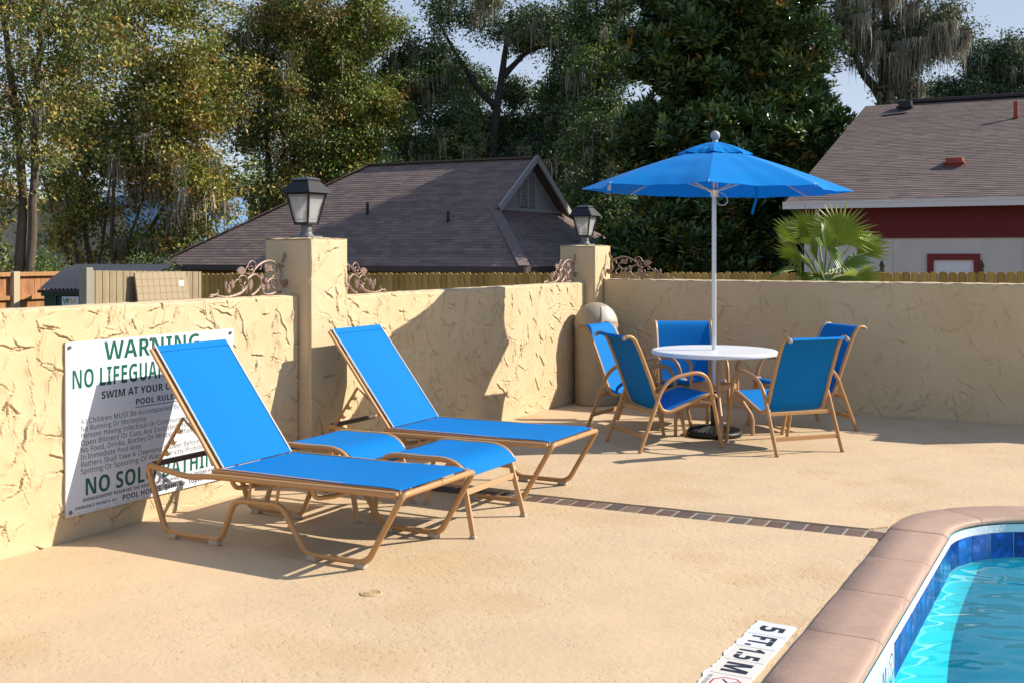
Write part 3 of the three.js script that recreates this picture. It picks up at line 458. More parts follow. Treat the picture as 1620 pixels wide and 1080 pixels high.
// ---------------------------------------------------------------- sun loungers (built along +x, head at the wall)
{
  const L = thing('sun_lounger', 'blue sling sun lounger with raised back in front of the sign', 'lounger', [0, 0, 6.415], 0, 'sun loungers beside the wall');
  const S = 0.345, r = 0.0165;
  const rail = [[0.285, 0.385], [0.40, 0.374], [0.583, 0.353], [0.72, 0.367], [1.2, 0.375], [1.95, 0.389]];
  for (const s of [1, -1]) {
    const z = s * S;
    obj('side_rail', [sweep(new THREE.CatmullRomCurve3(rail.map(([a, b]) => V(a, b, z))).getSpacedPoints(30), r, 8)], M.frame, L);
    obj('seat_rail', [bx(0.72, 1.955, 0.376, 0.402, z - s * 0.028 - 0.008, z - s * 0.028 + 0.008, 0.003).rotateZ(0.0), bx(0.74, 1.95, 0.403, 0.409, z - s * 0.036 - 0.006, z - s * 0.036 + 0.006)], M.frame, L);
    obj('leg_frame', pipe([[0.34, 0.384, z], [0.262, 0.388, z], [0.405, 0.03, z], [0.81, 0.03, z], [0.905, 0.257, z], [1.225, 0.262, z], [1.385, 0.03, z], [1.77, 0.03, z], [1.985, 0.391, z], [1.985, 0.391, z - s * 0.07], [1.985, 0.391, 0]], r, 0.055, 150), M.frame, L);
    for (const [a, b] of [[1.0, 1.018], [1.19, 1.208]]) obj('strut', rod([a, 0.262, z], [b, 0.366, z], 0.009), M.frame, L);
    for (const a of [0.46, 0.765, 1.43, 1.73]) obj('foot_pad', bx(a - 0.032, a + 0.032, 0, 0.028, z - 0.02, z + 0.02, 0.006), M.pad, L);
    const b = s * 0.298;
    const br = obj('back_rail', [bar([0.765, 0.383, b], [0.250, 1.036, b], 0.016, 0.04, V(0, 0, 1))], M.frame, L);
    const st = obj('ratchet_arm', [bar([0.478, 0.660, s * 0.29], [0.287, 0.392, s * 0.29], 0.012, 0.022, V(0, 0, 1)), bar([0.49, 0.65, s * 0.29], [0.60, 0.56, s * 0.29], 0.008, 0.012, V(0, 0, 1))], M.frame, L);
    for (const k of [0.25, 0.5, 0.75]) { const hx = 0.478 - 0.191 * k, hy = 0.66 - 0.268 * k; const sh = new THREE.Shape(); sh.moveTo(0, -0.02); sh.lineTo(0.028, -0.012); sh.lineTo(0.040, 0.018); sh.lineTo(0.028, 0.004); sh.lineTo(0.012, 0.012); sh.lineTo(0, 0.03); obj('notch', new THREE.ExtrudeGeometry(sh, { depth: 0.008, bevelEnabled: false }).rotateZ(-0.35).translate(hx + 0.006, hy, s * 0.29 - 0.004), M.frame, st); }
  }
  obj('prop_bar', rod([0.272, 0.388, -S], [0.272, 0.388, S], 0.013), M.frame, L);
  obj('bar_sleeve', rod([0.272, 0.388, -0.20], [0.272, 0.388, 0.315], 0.0165), mat([0.10, 0.06, 0.045], 0.7), L);
  for (const a of [0.93, 1.47]) obj('cross_brace', pipe([[a - 0.05, 0.37, S], [a - 0.04, 0.315, S - 0.02], [a + 0.02, 0.318, S - 0.10], [a + 0.02, 0.318, -S + 0.10], [a - 0.04, 0.315, -S + 0.02], [a - 0.05, 0.37, -S]], 0.0125, 0.03, 60), M.frame, L);
  obj('cross_brace', rod([0.74, 0.372, -S], [0.74, 0.372, S], 0.012), M.frame, L);
  const seat = ribbon(spline([[0.775, 0.400], [1.0, 0.401], [1.5, 0.404], [1.93, 0.409], [1.952, 0.404]], 26), 0.318, 0.004, 0.012).rotateY(Math.PI / 2);
  obj('seat_sling', seat, sling, L);
  const dx = -0.515, dy = 0.653, dl = Math.hypot(dx, dy), nx = dy / dl, ny = -dx / dl;
  const at = (t, o) => [0.765 + dx * t + nx * o, 0.383 + dy * t + ny * o];
  const bp = []; for (let k = 0; k <= 22; k++) bp.push(at(0.02 + 0.985 * k / 22, 0.018));
  obj('back_sling', ribbon(bp, 0.286, 0.004, 0.014).rotateY(Math.PI / 2), sling, L);
  for (const s of [1, -1]) obj('piping', rod([...at(0.02, 0.021), s * 0.287], [...at(1.005, 0.021), s * 0.287], 0.005), M.piping, L);
  obj('hem', ribbon([at(0.955, 0.0235), at(1.005, 0.0235)], 0.284, 0.002).rotateY(Math.PI / 2), sling, L); obj('hem', ribbon([at(0.02, 0.0235), at(0.06, 0.0235)], 0.284, 0.002).rotateY(Math.PI / 2), sling, L);
  obj('back_top_bar', rod([...at(1.0, 0.008), -0.298], [...at(1.0, 0.008), 0.298], 0.010), M.frame, L);
  dup(L, [0.01, 0, 4.79], 0.006, 'blue sling sun lounger with raised back beside the lantern pillar', 'sun loungers beside the wall');
}
// ---------------------------------------------------------------- ottomans between the loungers
{
  const O = thing('ottoman', 'blue sling ottoman between the loungers, further from the wall', 'ottoman', [1.585, 0, 5.68], 0, 'sling ottomans between the loungers');
  const S = 0.285;
  const prof = [[-0.285, 0.345], [-0.265, 0.385], [-0.215, 0.41], [0, 0.416], [0.16, 0.416], [0.225, 0.398], [0.27, 0.36], [0.285, 0.335]];
  for (const s of [1, -1]) {
    obj('rail', sweep(new THREE.CatmullRomCurve3(prof.map(([a, b]) => V(a, b, s * S))).getSpacedPoints(36), 0.0165, 8), M.frame, O);
    for (const q of [1, -1]) {
      obj('leg', bar([q * 0.255, 0.375, s * (S - 0.01)], [q * 0.345, 0.012, s * 0.30], 0.03, 0.018, V(0, 0, 1)), M.framePale, O);
      obj('foot_pad', bx(q * 0.347 - 0.018, q * 0.347 + 0.018, 0, 0.016, s * 0.30 - 0.018, s * 0.30 + 0.018, 0.004), M.pad, O);
    }
    obj('apron', bar([-0.275, 0.30, s * (S)], [0.275, 0.30, s * (S)], 0.016, 0.028), M.framePale, O);
  }
  for (const q of [1, -1]) obj('stretcher', bar([q * 0.285, 0.245, -S], [q * 0.285, 0.245, S], 0.016, 0.034), M.framePale, O);
  const top = spline([[-0.29, 0.35], [-0.262, 0.395], [-0.21, 0.416], [0, 0.421], [0.16, 0.421], [0.232, 0.404], [0.285, 0.366], [0.312, 0.335]], 34);
  obj('sling', ribbon(top, 0.268, 0.004, 0.008).rotateY(Math.PI / 2), sling, O);
  dup(O, [0.80, 0, 5.69], 0.01, 'blue sling ottoman between the loungers, closer to the wall', 'sling ottomans between the loungers');
}
// ---------------------------------------------------------------- table, umbrella, chairs, bin
{
  const T = thing('patio_table', 'round white table with tan legs under the blue umbrella', 'table', [1.987, 0, 1.916], 0.5);
  obj('top', lathe([[0.026, 0.728], [0.026, 0.742], [0.50, 0.742], [0.53, 0.740], [0.541, 0.732], [0.541, 0.712], [0.535, 0.702], [0.515, 0.702], [0.515, 0.726], [0.026, 0.728]], 72), M.white, T);
  for (let k = 0; k < 4; k++) {
    const a = k * Math.PI / 2, c = Math.cos(a), s = Math.sin(a), q = (r, y) => [c * r, y, s * r];
    obj('leg', pipe([q(0.30, 0.70), q(0.20, 0.63), q(0.20, 0.36), q(0.335, 0.16), q(0.335, 0.0)], 0.017, 0.05, 50), M.framePale, T);
  }
  obj('brace', [0, 1, 2, 3].map((k) => { const a = k * Math.PI / 2, b = a + Math.PI / 2; return bar([Math.cos(a) * 0.2, 0.43, Math.sin(a) * 0.2], [Math.cos(b) * 0.2, 0.43, Math.sin(b) * 0.2], 0.014, 0.045); }), M.framePale, T);
  const B = thing('umbrella_base', 'black ribbed round umbrella base on the deck under the table', 'umbrella base', [1.987, 0, 1.916]);
  obj('dish', lathe([[0.0005, 0.0], [0.235, 0.0], [0.238, 0.03], [0.228, 0.046], [0.17, 0.062], [0.06, 0.085], [0.034, 0.095], [0.0005, 0.095]], 48), M.rubberBlack, B);
  for (let k = 0; k < 36; k++) { const a = k / 36 * Math.PI * 2; obj('rib', bar([Math.cos(a) * 0.07, 0.086, Math.sin(a) * 0.07], [Math.cos(a) * 0.222, 0.052, Math.sin(a) * 0.222], 0.010, 0.010), M.rubberBlack, B); }
  obj('stem', lathe([[0.030, 0.09], [0.030, 0.36], [0.026, 0.36], [0.026, 0.38]], 20), M.rubberBlack, B);

  const U = thing('patio_umbrella', 'blue octagonal market umbrella through the white table', 'umbrella', [1.987, 0, 1.916], 0);
  obj('pole', lathe([[0.0195, 0.37], [0.0195, 2.46]], 20), M.alu, U);
  const tilt = new THREE.Matrix4().makeTranslation(0, 2.13, 0).multiply(new THREE.Matrix4().makeRotationAxis(V(-0.473, 0, -0.881).normalize(), 0.020)).multiply(new THREE.Matrix4().makeTranslation(0, -2.13, 0));
  const off = -1.29, N = 8, hub = 2.115;
  const dirOf = (k) => { const a = -off + k * Math.PI / 4; return [Math.cos(a), Math.sin(a)]; };
  const surf = (k, R0, Y0, R1, Y1, sag, thick, hang) => {               // one cloth panel between rib k and k+1
    const A = dirOf(k), Bq = dirOf(k + 1), n = 20, m = 24, pos = [], idx = [];
    for (const s of [0, 1]) for (let i = 0; i <= n; i++) for (let j = 0; j <= m; j++) {
      const t = i / n, u = j / m, r = R0 + (R1 - R0) * t, y = Y0 + (Y1 - Y0) * t + 0.012 * Math.sin(Math.PI * t), sg = sag * Math.sin(Math.PI * u) * t + 0.0035 * Math.sin(u * 17 + k * 2.1 + t * 3) * t * Math.sin(Math.PI * u) + 0.003 * Math.sin(t * 14 + k) * Math.sin(Math.PI * u);
      const edge = 1 - 0.055 * Math.sin(Math.PI * u) * t * t;
      pos.push((A[0] + (Bq[0] - A[0]) * u) * r * edge, y - sg - s * thick, (A[1] + (Bq[1] - A[1]) * u) * r * edge);
    }
    const P = (n + 1) * (m + 1);
    for (let i = 0; i < n; i++) for (let j = 0; j < m; j++) { const a = i * (m + 1) + j, b = a + 1, c = a + m + 1, d = c + 1; idx.push(a, b, c, b, d, c, P + a, P + c, P + b, P + b, P + c, P + d); }
    for (let j = 0; j < m; j++) { const a = n * (m + 1) + j; idx.push(a, a + 1, P + a, a + 1, P + a + 1, P + a); }
    const g = new THREE.BufferGeometry(); g.setAttribute('position', new THREE.Float32BufferAttribute(pos, 3)); g.setIndex(idx); return toCreasedNormals(g, 0.8).applyMatrix4(tilt);
  };
  for (let k = 0; k < N; k++) obj('canopy_panel', surf(k, 0.22, 2.452, 1.165, 2.125, 0.014, 0.003), canopyCloth, U);
  for (let k = 0; k < N; k++) obj('vent_panel', surf(k, 0.02, 2.545, 0.325, 2.440, 0.012, 0.003), canopyCloth, U);
  for (let k = 0; k < N; k++) {
    const [c, s] = dirOf(k);
    obj('rib', bar([c * 0.03, 2.515, s * 0.03], [c * 1.15, 2.124, s * 1.15], 0.010, 0.014).applyMatrix4(tilt), M.alu, U);
    obj('strut', bar([c * 0.035, hub, s * 0.035], [c * 0.60, 2.315, s * 0.60], 0.008, 0.010).applyMatrix4(tilt), M.alu, U);
  }
  obj('hub', lathe([[0.02, hub - 0.05], [0.03, hub - 0.045], [0.03, hub - 0.01], [0.05, hub - 0.005], [0.05, hub + 0.02], [0.02, hub + 0.022]], 16), M.alu, U);
  obj('pull_cord', sweep(new THREE.CatmullRomCurve3([V(0.03, hub, 0.01), V(0.11, hub - 0.04, 0.03), V(0.13, hub - 0.10, 0.03), V(0.08, hub - 0.125, 0.02), V(0.02, hub - 0.10, 0.01)]).getSpacedPoints(20), 0.004, 5), M.piping, U);
  obj('finial', [new THREE.SphereGeometry(0.042, 24, 16).translate(0, 2.598, 0), lathe([[0.028, 2.54], [0.022, 2.56], [0.0005, 2.57]], 16)].map((g) => g.applyMatrix4(tilt)), M.ball, U);
  const rgt = [0.881, -0.473], strapX = (t) => [rgt[0] * 0.42 + 0.32 * -0.473, 0, rgt[1] * 0.42 + 0.32 * -0.881];
  const sp = strapX(0); obj('tie_strap', quads([0, 1, 2, 3, 4].map((k) => { const f = (q) => [sp[0] + rgt[0] * 0.02 * Math.sin(q * 0.9), 2.20 - q * 0.055, sp[2] + rgt[1] * 0.02 * Math.sin(q * 0.9)], a = f(k), b = f(k + 1), w = 0.011; return [[a[0] - rgt[0] * w, a[1], a[2] - rgt[1] * w], [a[0] + rgt[0] * w, a[1], a[2] + rgt[1] * w], [b[0] + rgt[0] * w, b[1], b[2] + rgt[1] * w], [b[0] - rgt[0] * w, b[1], b[2] - rgt[1] * w]]; })), canopyCloth, U);
  const tp = [-rgt[0] * 0.93, 0, -rgt[1] * 0.93]; obj('care_tag', bx(-0.016, 0.016, 2.10, 2.17, -0.001, 0.001).rotateY(0.5).translate(-0.93 * 0.881 * 0.98, 0.02, 0.93 * 0.473 * 0.98), M.white, U);

  // sling arm chair: x across, z forward
  const C = thing('sling_chair', 'x', 'chair', [0, 0, 0], 0, 'sling chairs round the white table');
  const railP = [[-0.492, 0.902], [-0.470, 0.915], [-0.438, 0.915], [-0.405, 0.895], [-0.378, 0.855], [-0.335, 0.76], [-0.255, 0.56], [-0.19, 0.39], [-0.15, 0.325], [-0.09, 0.308], [0.0, 0.335], [0.16, 0.395], [0.275, 0.43], [0.325, 0.428], [0.345, 0.405]];
  for (const s of [1, -1]) {
    obj('sling_rail', sweep(new THREE.CatmullRomCurve3(railP.map(([z, y]) => V(s * 0.265, y, z)), false, 'centripetal').getSpacedPoints(60), 0.0165, 8), M.frame, C);
    obj('arm_frame', pipe([[s * 0.305, 0.0, -0.375], [s * 0.300, 0.575, -0.145], [s * 0.305, 0.635, 0.235], [s * 0.300, 0.0, 0.375]], 0.017, 0.15, 80, 8, 0.85), M.frame, C);
    obj('rail_cap', new THREE.SphereGeometry(0.0175, 8, 6).translate(s * 0.265, 0.902, -0.492), M.pad, C);
    obj('seat_link', bar([s * 0.275, 0.335, -0.215], [s * 0.30, 0.335, -0.24], 0.03, 0.025), M.frame, C); obj('seat_link', bar([s * 0.27, 0.385, 0.18], [s * 0.298, 0.37, 0.285], 0.024, 0.024), M.frame, C);
  }
  obj('rear_stretcher', bar([-0.303, 0.125, -0.322], [0.303, 0.125, -0.322], 0.014, 0.034), M.frame, C);
  obj('seat_bar', bar([-0.30, 0.365, 0.285], [0.30, 0.365, 0.285], 0.02, 0.03), M.frame, C); obj('seat_bar', bar([-0.30, 0.31, -0.235], [0.30, 0.31, -0.235], 0.02, 0.03), M.frame, C);
  obj('sling', ribbon(spline(railP.map(([z, y]) => [z, y + 0.003]), 64), 0.252, 0.003, 0.012), sling, C);
  for (const s of [1, -1]) obj('piping', sweep(new THREE.CatmullRomCurve3(railP.map(([z, y]) => V(s * 0.251, y + 0.004, z + 0.004)), false, 'centripetal').getSpacedPoints(50), 0.0045, 5), M.piping, C);
  const face = (fx, fz) => Math.atan2(fx, fz);
  const chairs = [[1.52, 2.854, 0.66, -0.75, 'blue sling chair on the lounger side of the table, its back to the ottomans'], [2.948, 2.465, -0.755, -0.655, 'blue sling chair on the pool side of the table, its back to the coping'], [0.868, 1.765, 0.998, 0.06, 'blue sling chair beside the bin'], [2.807, 0.854, -0.70, 0.714, 'blue sling chair on the far pool side, its back to the shaded wall'], [1.40, 1.05, 0.473, 0.881, 'blue sling chair behind the table, facing the pool with the wall behind']];
  chairs.forEach(([x, z, fx, fz, label], i) => { const l = Math.hypot(fx, fz), px = x + fx / l * 0.375, pz = z + fz / l * 0.375; if (!i) { C.position.set(px, 0, pz); C.rotation.y = face(fx, fz); C.userData.label = label; } else dup(C, [px, 0, pz], face(fx, fz), label); });

  const D = thing('trash_bin', 'tan domed trash bin in the corner of the stucco walls', 'bin', [0.245, 0, 0.515], 0.25);
  obj('drum', lathe([[0.0005, 0.0], [0.216, 0.0], [0.222, 0.012], [0.226, 0.80], [0.222, 0.806]], 48), M.bin, D);
  const dome = []; for (let k = 0; k <= 14; k++) { const a = k / 14 * Math.PI / 2; dome.push([Math.max(0.0005, 0.230 * Math.cos(a)), 0.835 + 0.225 * Math.sin(a)]); }
  const dm = obj('dome_lid', lathe([[0.234, 0.80], [0.236, 0.832], ...dome], 48), M.bin, D);
  const fl = []; for (let i = 0; i < 10; i++) for (let j = 0; j < 8; j++) { const q = (u, v) => { const az = (u - 0.5) * (1.0 - 0.25 * v) , el = 0.12 + v * 0.85, R = 0.237; return [R * Math.cos(el) * Math.sin(az), 0.835 + 0.229 * Math.sin(el) * 1.0, R * Math.cos(el) * Math.cos(az)]; }; fl.push([q(i / 10, j / 8), q((i + 1) / 10, j / 8), q((i + 1) / 10, (j + 1) / 8), q(i / 10, (j + 1) / 8)]); }
  obj('flap', quads(fl).rotateY(0.9), M.binFlap, D);
}
console.log('furniture done');

// ---------------------------------------------------------------- neighbours: fences, dumpster, houses
{
  const pm = [[0.48, 0.29, 0.07], [0.40, 0.235, 0.055], [0.54, 0.33, 0.09]].map((c) => mat([1, 1, 1], 0.85, { map: woodF(...c, 0.7, 1 / 0.6) }));
  const F = thing('picket_fence', 'dog-eared wooden picket fence behind the stucco wall', 'fence');
  const ps = new THREE.Shape(); ps.moveTo(-0.068, -2.1); ps.lineTo(0.068, -2.1); ps.lineTo(0.068, -0.035); ps.lineTo(0.036, 0); ps.lineTo(-0.036, 0); ps.lineTo(-0.068, -0.035); ps.closePath();
  const pg = planarUV(new THREE.ExtrudeGeometry(ps, { depth: 0.018, bevelEnabled: false })), rn = rngOf(71), Z = -8;
  for (let x = -17.5; x < 6.5; x += 0.1435) { const m = new THREE.Mesh(pg, pm[Math.floor(rn() * 3)]); m.name = 'picket'; m.castShadow = m.receiveShadow = true; m.position.set(x, 1.245 + 0.0096 * x + (rn() - 0.5) * 0.018, Z + (rn() - 0.5) * 0.01); m.rotation.z = (rn() - 0.5) * 0.012; F.add(m); }
  for (const y of [0.95, 0.1]) obj('rail', bar([-17.5, y - 0.17, Z - 0.04], [6.5, y + 0.06, Z - 0.04], 0.04, 0.09), pm[1], F);
  for (const x of [1.62, 3.16]) { obj('finial_post', bx(x - 0.045, x + 0.045, -1, 1.245 + 0.0096 * x, Z - 0.15, Z - 0.06), pm[1], F); obj('finial', lathe([[0.05, 0], [0.055, 0.03], [0.03, 0.05], [0.045, 0.09], [0.05, 0.12], [0.03, 0.17], [0.0005, 0.2]], 12).translate(x, 1.245 + 0.0096 * x, Z - 0.105), mat([0.05, 0.045, 0.03], 0.8), F); }

  // dumpster corner
  const tan = [[0.33, 0.255, 0.15], [0.30, 0.235, 0.14], [0.36, 0.28, 0.17]].map((c) => mat([1, 1, 1], 0.85, { map: woodF(...c, 0.3, 1 / 0.5) }));
  const E = thing('board_screen', 'tan vertical board screen beside the green dumpster', 'fence', [-6, 0, 1.68]);
  for (let k = 0; k < 34; k++) obj('board', bx(-0.02, 0.005 * (k % 2), -0.9, 1.362 - k * 0.0012, -0.05 - k * 0.0552 - 0.050, -0.05 - k * 0.0552), tan[Math.floor(rn() * 3)], E);
  obj('backing', bx(-0.03, -0.021, -0.9, 1.31, -1.93, -0.05), tan[1], E);
  obj('post', bx(-0.1, 0.03, -0.9, 1.40, -0.045, 0.055), mat([0.30, 0.27, 0.22], 0.85), E);
  const lp = thing('leaning_panel', 'pale scored panel leaning against the tan board screen', 'panel', [-5.62, -0.55, 1.02], 0);
  const lm = mat([1, 1, 1], 0.85, { map: speckMap(0.37, 0.285, 0.18, 0.2, 1 / 0.6) }), ls = new THREE.Group(); ls.name = 'sheet'; ls.rotation.z = 0.165; lp.add(ls);
  const tg = planarUV(new THREE.BoxGeometry(0.012, 0.088, 0.096));
  for (let i = 0; i < 9; i++) for (let j = 0; j < 21; j++) { const q = new THREE.Mesh(tg, lm); q.name = 'slat'; q.castShadow = q.receiveShadow = true; q.position.set(0.006, 0.046 + j * 0.0905, -0.05 - i * 0.1); ls.add(q); }
  obj('panel_back', bx(-0.012, 0.0, 0, 1.9, -0.90, 0), mat([0.30, 0.23, 0.14], 0.9), ls);
  obj('sticker', bx(0.0125, 0.0145, 1.71, 1.78, -0.83, -0.74), M.white, ls);
  const P = thing('plywood_fence', 'orange plywood fence with wooden rails left of the dumpster', 'fence', [-9, 0, 0]);
  const ply = mat([1, 1, 1], 0.8, { map: woodF(0.40, 0.18, 0.07, 0.7, 1 / 1.1) }), plyR = mat([1, 1, 1], 0.8, { map: woodF(0.42, 0.21, 0.08, 0.4, 1 / 0.7) });
  for (let k = 0; k < 4; k++) obj('plywood_sheet', bx(-0.02, 0, -1.1, 1.24, -2.4 + k * 1.22 + 0.004, -2.4 + (k + 1) * 1.22 - 0.004), ply, P);
  obj('top_rail', bx(-0.02, 0.05, 1.24, 1.30, -2.4, 2.45), plyR, P); obj('mid_rail', bx(0.001, 0.045, 0.90, 0.96, -2.4, 2.45), plyR, P);
  obj('post', bx(0.001, 0.09, -1.1, 1.31, 0.36, 0.46), mat([0.52, 0.42, 0.27], 0.8), P);

  const D = thing('dumpster', 'dark green dumpster with a ribbed black lid behind the wall', 'dumpster', [-7.62, 0, 1.0], 0.53);
  const gm = mat([1, 1, 1], 0.5, { map: speckMap(0.012, 0.05, 0.028, 0.6, 1 / 0.6) }), lidM = mat([0.022, 0.022, 0.026], 0.34);
  const Wd = 1.25, dp = -1.45, sideS = new THREE.Shape(); sideS.moveTo(0, -1.0); sideS.lineTo(0, 1.06); sideS.lineTo(1.45, 1.34); sideS.lineTo(1.45, -1.0); sideS.closePath();
  obj('body', new THREE.ExtrudeGeometry(sideS, { depth: Wd, bevelEnabled: false }).rotateY(Math.PI / 2), gm, D);
  obj('rim', bx(-0.03, Wd + 0.03, 1.0, 1.075, 0.001, 0.04, 0.01), gm, D);
  for (const x of [0.12, 0.72, 1.1]) obj('rib', bx(x, x + 0.05, -0.9, 1.0, 0.001, 0.035), gm, D);
  const lid = [], cols = 26; for (let k = 0; k < cols; k++) { const a = -0.06 + (Wd + 0.12) * k / cols, b = -0.06 + (Wd + 0.12) * (k + 0.5) / cols, c = -0.06 + (Wd + 0.12) * (k + 1) / cols; const pr = [[0.06, 1.075], [-0.35, 1.20], [-0.8, 1.315], [-1.25, 1.37], [-1.5, 1.385]]; for (let i = 0; i < 4; i++) { const [z0, y0] = pr[i], [z1, y1] = pr[i + 1]; lid.push([[a, y0, z0], [b, y0 + 0.034, z0], [b, y1 + 0.034, z1], [a, y1, z1]], [[b, y0 + 0.034, z0], [c, y0, z0], [c, y1, z1], [b, y1 + 0.034, z1]]); } }
  obj('lid', [quads(lid), bx(-0.06, Wd + 0.06, 1.045, 1.085, 0.045, 0.075)], lidM, D);
  { const c = document.createElement('canvas'); c.width = 256; c.height = 128; const x = c.getContext('2d'); x.fillStyle = '#dfe3e2'; x.fillRect(0, 0, 256, 128); x.font = 'bold 108px sans-serif'; x.fillStyle = '#1d6a4c'; x.fillText('W', 14, 104); x.fillStyle = '#d9a12a'; x.fillText('M', 122, 104); x.fillStyle = '#2a5f9e'; x.fillRect(78, 26, 14, 40); const t = new THREE.CanvasTexture(c); t.colorSpace = THREE.SRGBColorSpace;
    obj('logo_plate', new THREE.PlaneGeometry(0.22, 0.115).translate(0.36, 0.935, 0.042), mat([1, 1, 1], 0.5, { map: t }), D, true); }
}
// shingled slope: real overlapping courses, one colour per tab
function shingles(A, B, Cq, Dq, expo, tab, cols, seed) {                 // A,B eave left/right, Cq,Dq ridge right/left
  const a = V(...A), b = V(...B), c = V(...Cq), d = V(...Dq), rn = rngOf(seed), h = a.clone().add(b).multiplyScalar(0.5).distanceTo(c.clone().add(d).multiplyScalar(0.5));
  const n = Math.max(2, Math.round(h / expo)), pos = [], col = [], nrm = b.clone().sub(a).cross(d.clone().sub(a)).normalize(); if (nrm.y < 0) nrm.negate();
  const e = b.clone().sub(a).normalize();
  for (let i = 0; i < n; i++) {
    const l0 = a.clone().lerp(d, i / n), r0 = b.clone().lerp(c, i / n), l1 = a.clone().lerp(d, (i + 1) / n), r1 = b.clone().lerp(c, (i + 1) / n), o = l0.clone();
    const w0 = r0.clone().sub(l0).dot(e), s1 = l1.clone().sub(l0).dot(e), w1 = r1.clone().sub(l0).dot(e), up = l1.clone().sub(l0).addScaledVector(e, -s1);
    const lo = Math.min(0, s1), hi = Math.max(w0, w1), row = 0.88 + 0.24 * rn();
    for (let x = lo - rn() * tab; x < hi; x += tab) {
      const x0 = Math.max(x, 0), x1 = Math.min(x + tab, w0), y0 = Math.min(Math.max(x, s1), w1), y1 = Math.max(Math.min(x + tab, w1), s1); if (x1 <= x0 && y1 <= y0) continue;
      const k = row * (0.9 + 0.2 * rn()), base = cols[Math.floor(rn() * cols.length)], lift = 0.007 + rn() * 0.004;
      const X0 = Math.min(x0, Math.max(x1, 0)), P0 = o.clone().addScaledVector(e, X0).addScaledVector(nrm, lift), P1 = o.clone().addScaledVector(e, Math.max(x1, X0)).addScaledVector(nrm, lift), P2 = o.clone().addScaledVector(e, Math.max(y1, y0)).add(up).addScaledVector(nrm, 0.001), P3 = o.clone().addScaledVector(e, y0).add(up).addScaledVector(nrm, 0.001);
      const Q0 = P0.clone().addScaledVector(nrm, -lift - 0.01), Q1 = P1.clone().addScaledVector(nrm, -lift - 0.01);
      for (const t of [[P0, P1, P2], [P0, P2, P3], [Q0, Q1, P1], [Q0, P1, P0]]) for (const p of t) { pos.push(p.x, p.y, p.z); col.push(base[0] * k, base[1] * k, base[2] * k); }
    }
  }
  const g = new THREE.BufferGeometry(); g.setAttribute('position', new THREE.Float32BufferAttribute(pos, 3)); g.setAttribute('color', new THREE.Float32BufferAttribute(col, 3)); g.computeVertexNormals(); return g;
}
const shMat = mat([1, 1, 1], 0.9, { vertexColors: true, bumpMap: speckBump, bumpScale: 0.002 });
function roofPart(parent, name, geo) { const m = obj(name, geo, shMat, parent); m.userData.kind = 'stuff'; return m; }
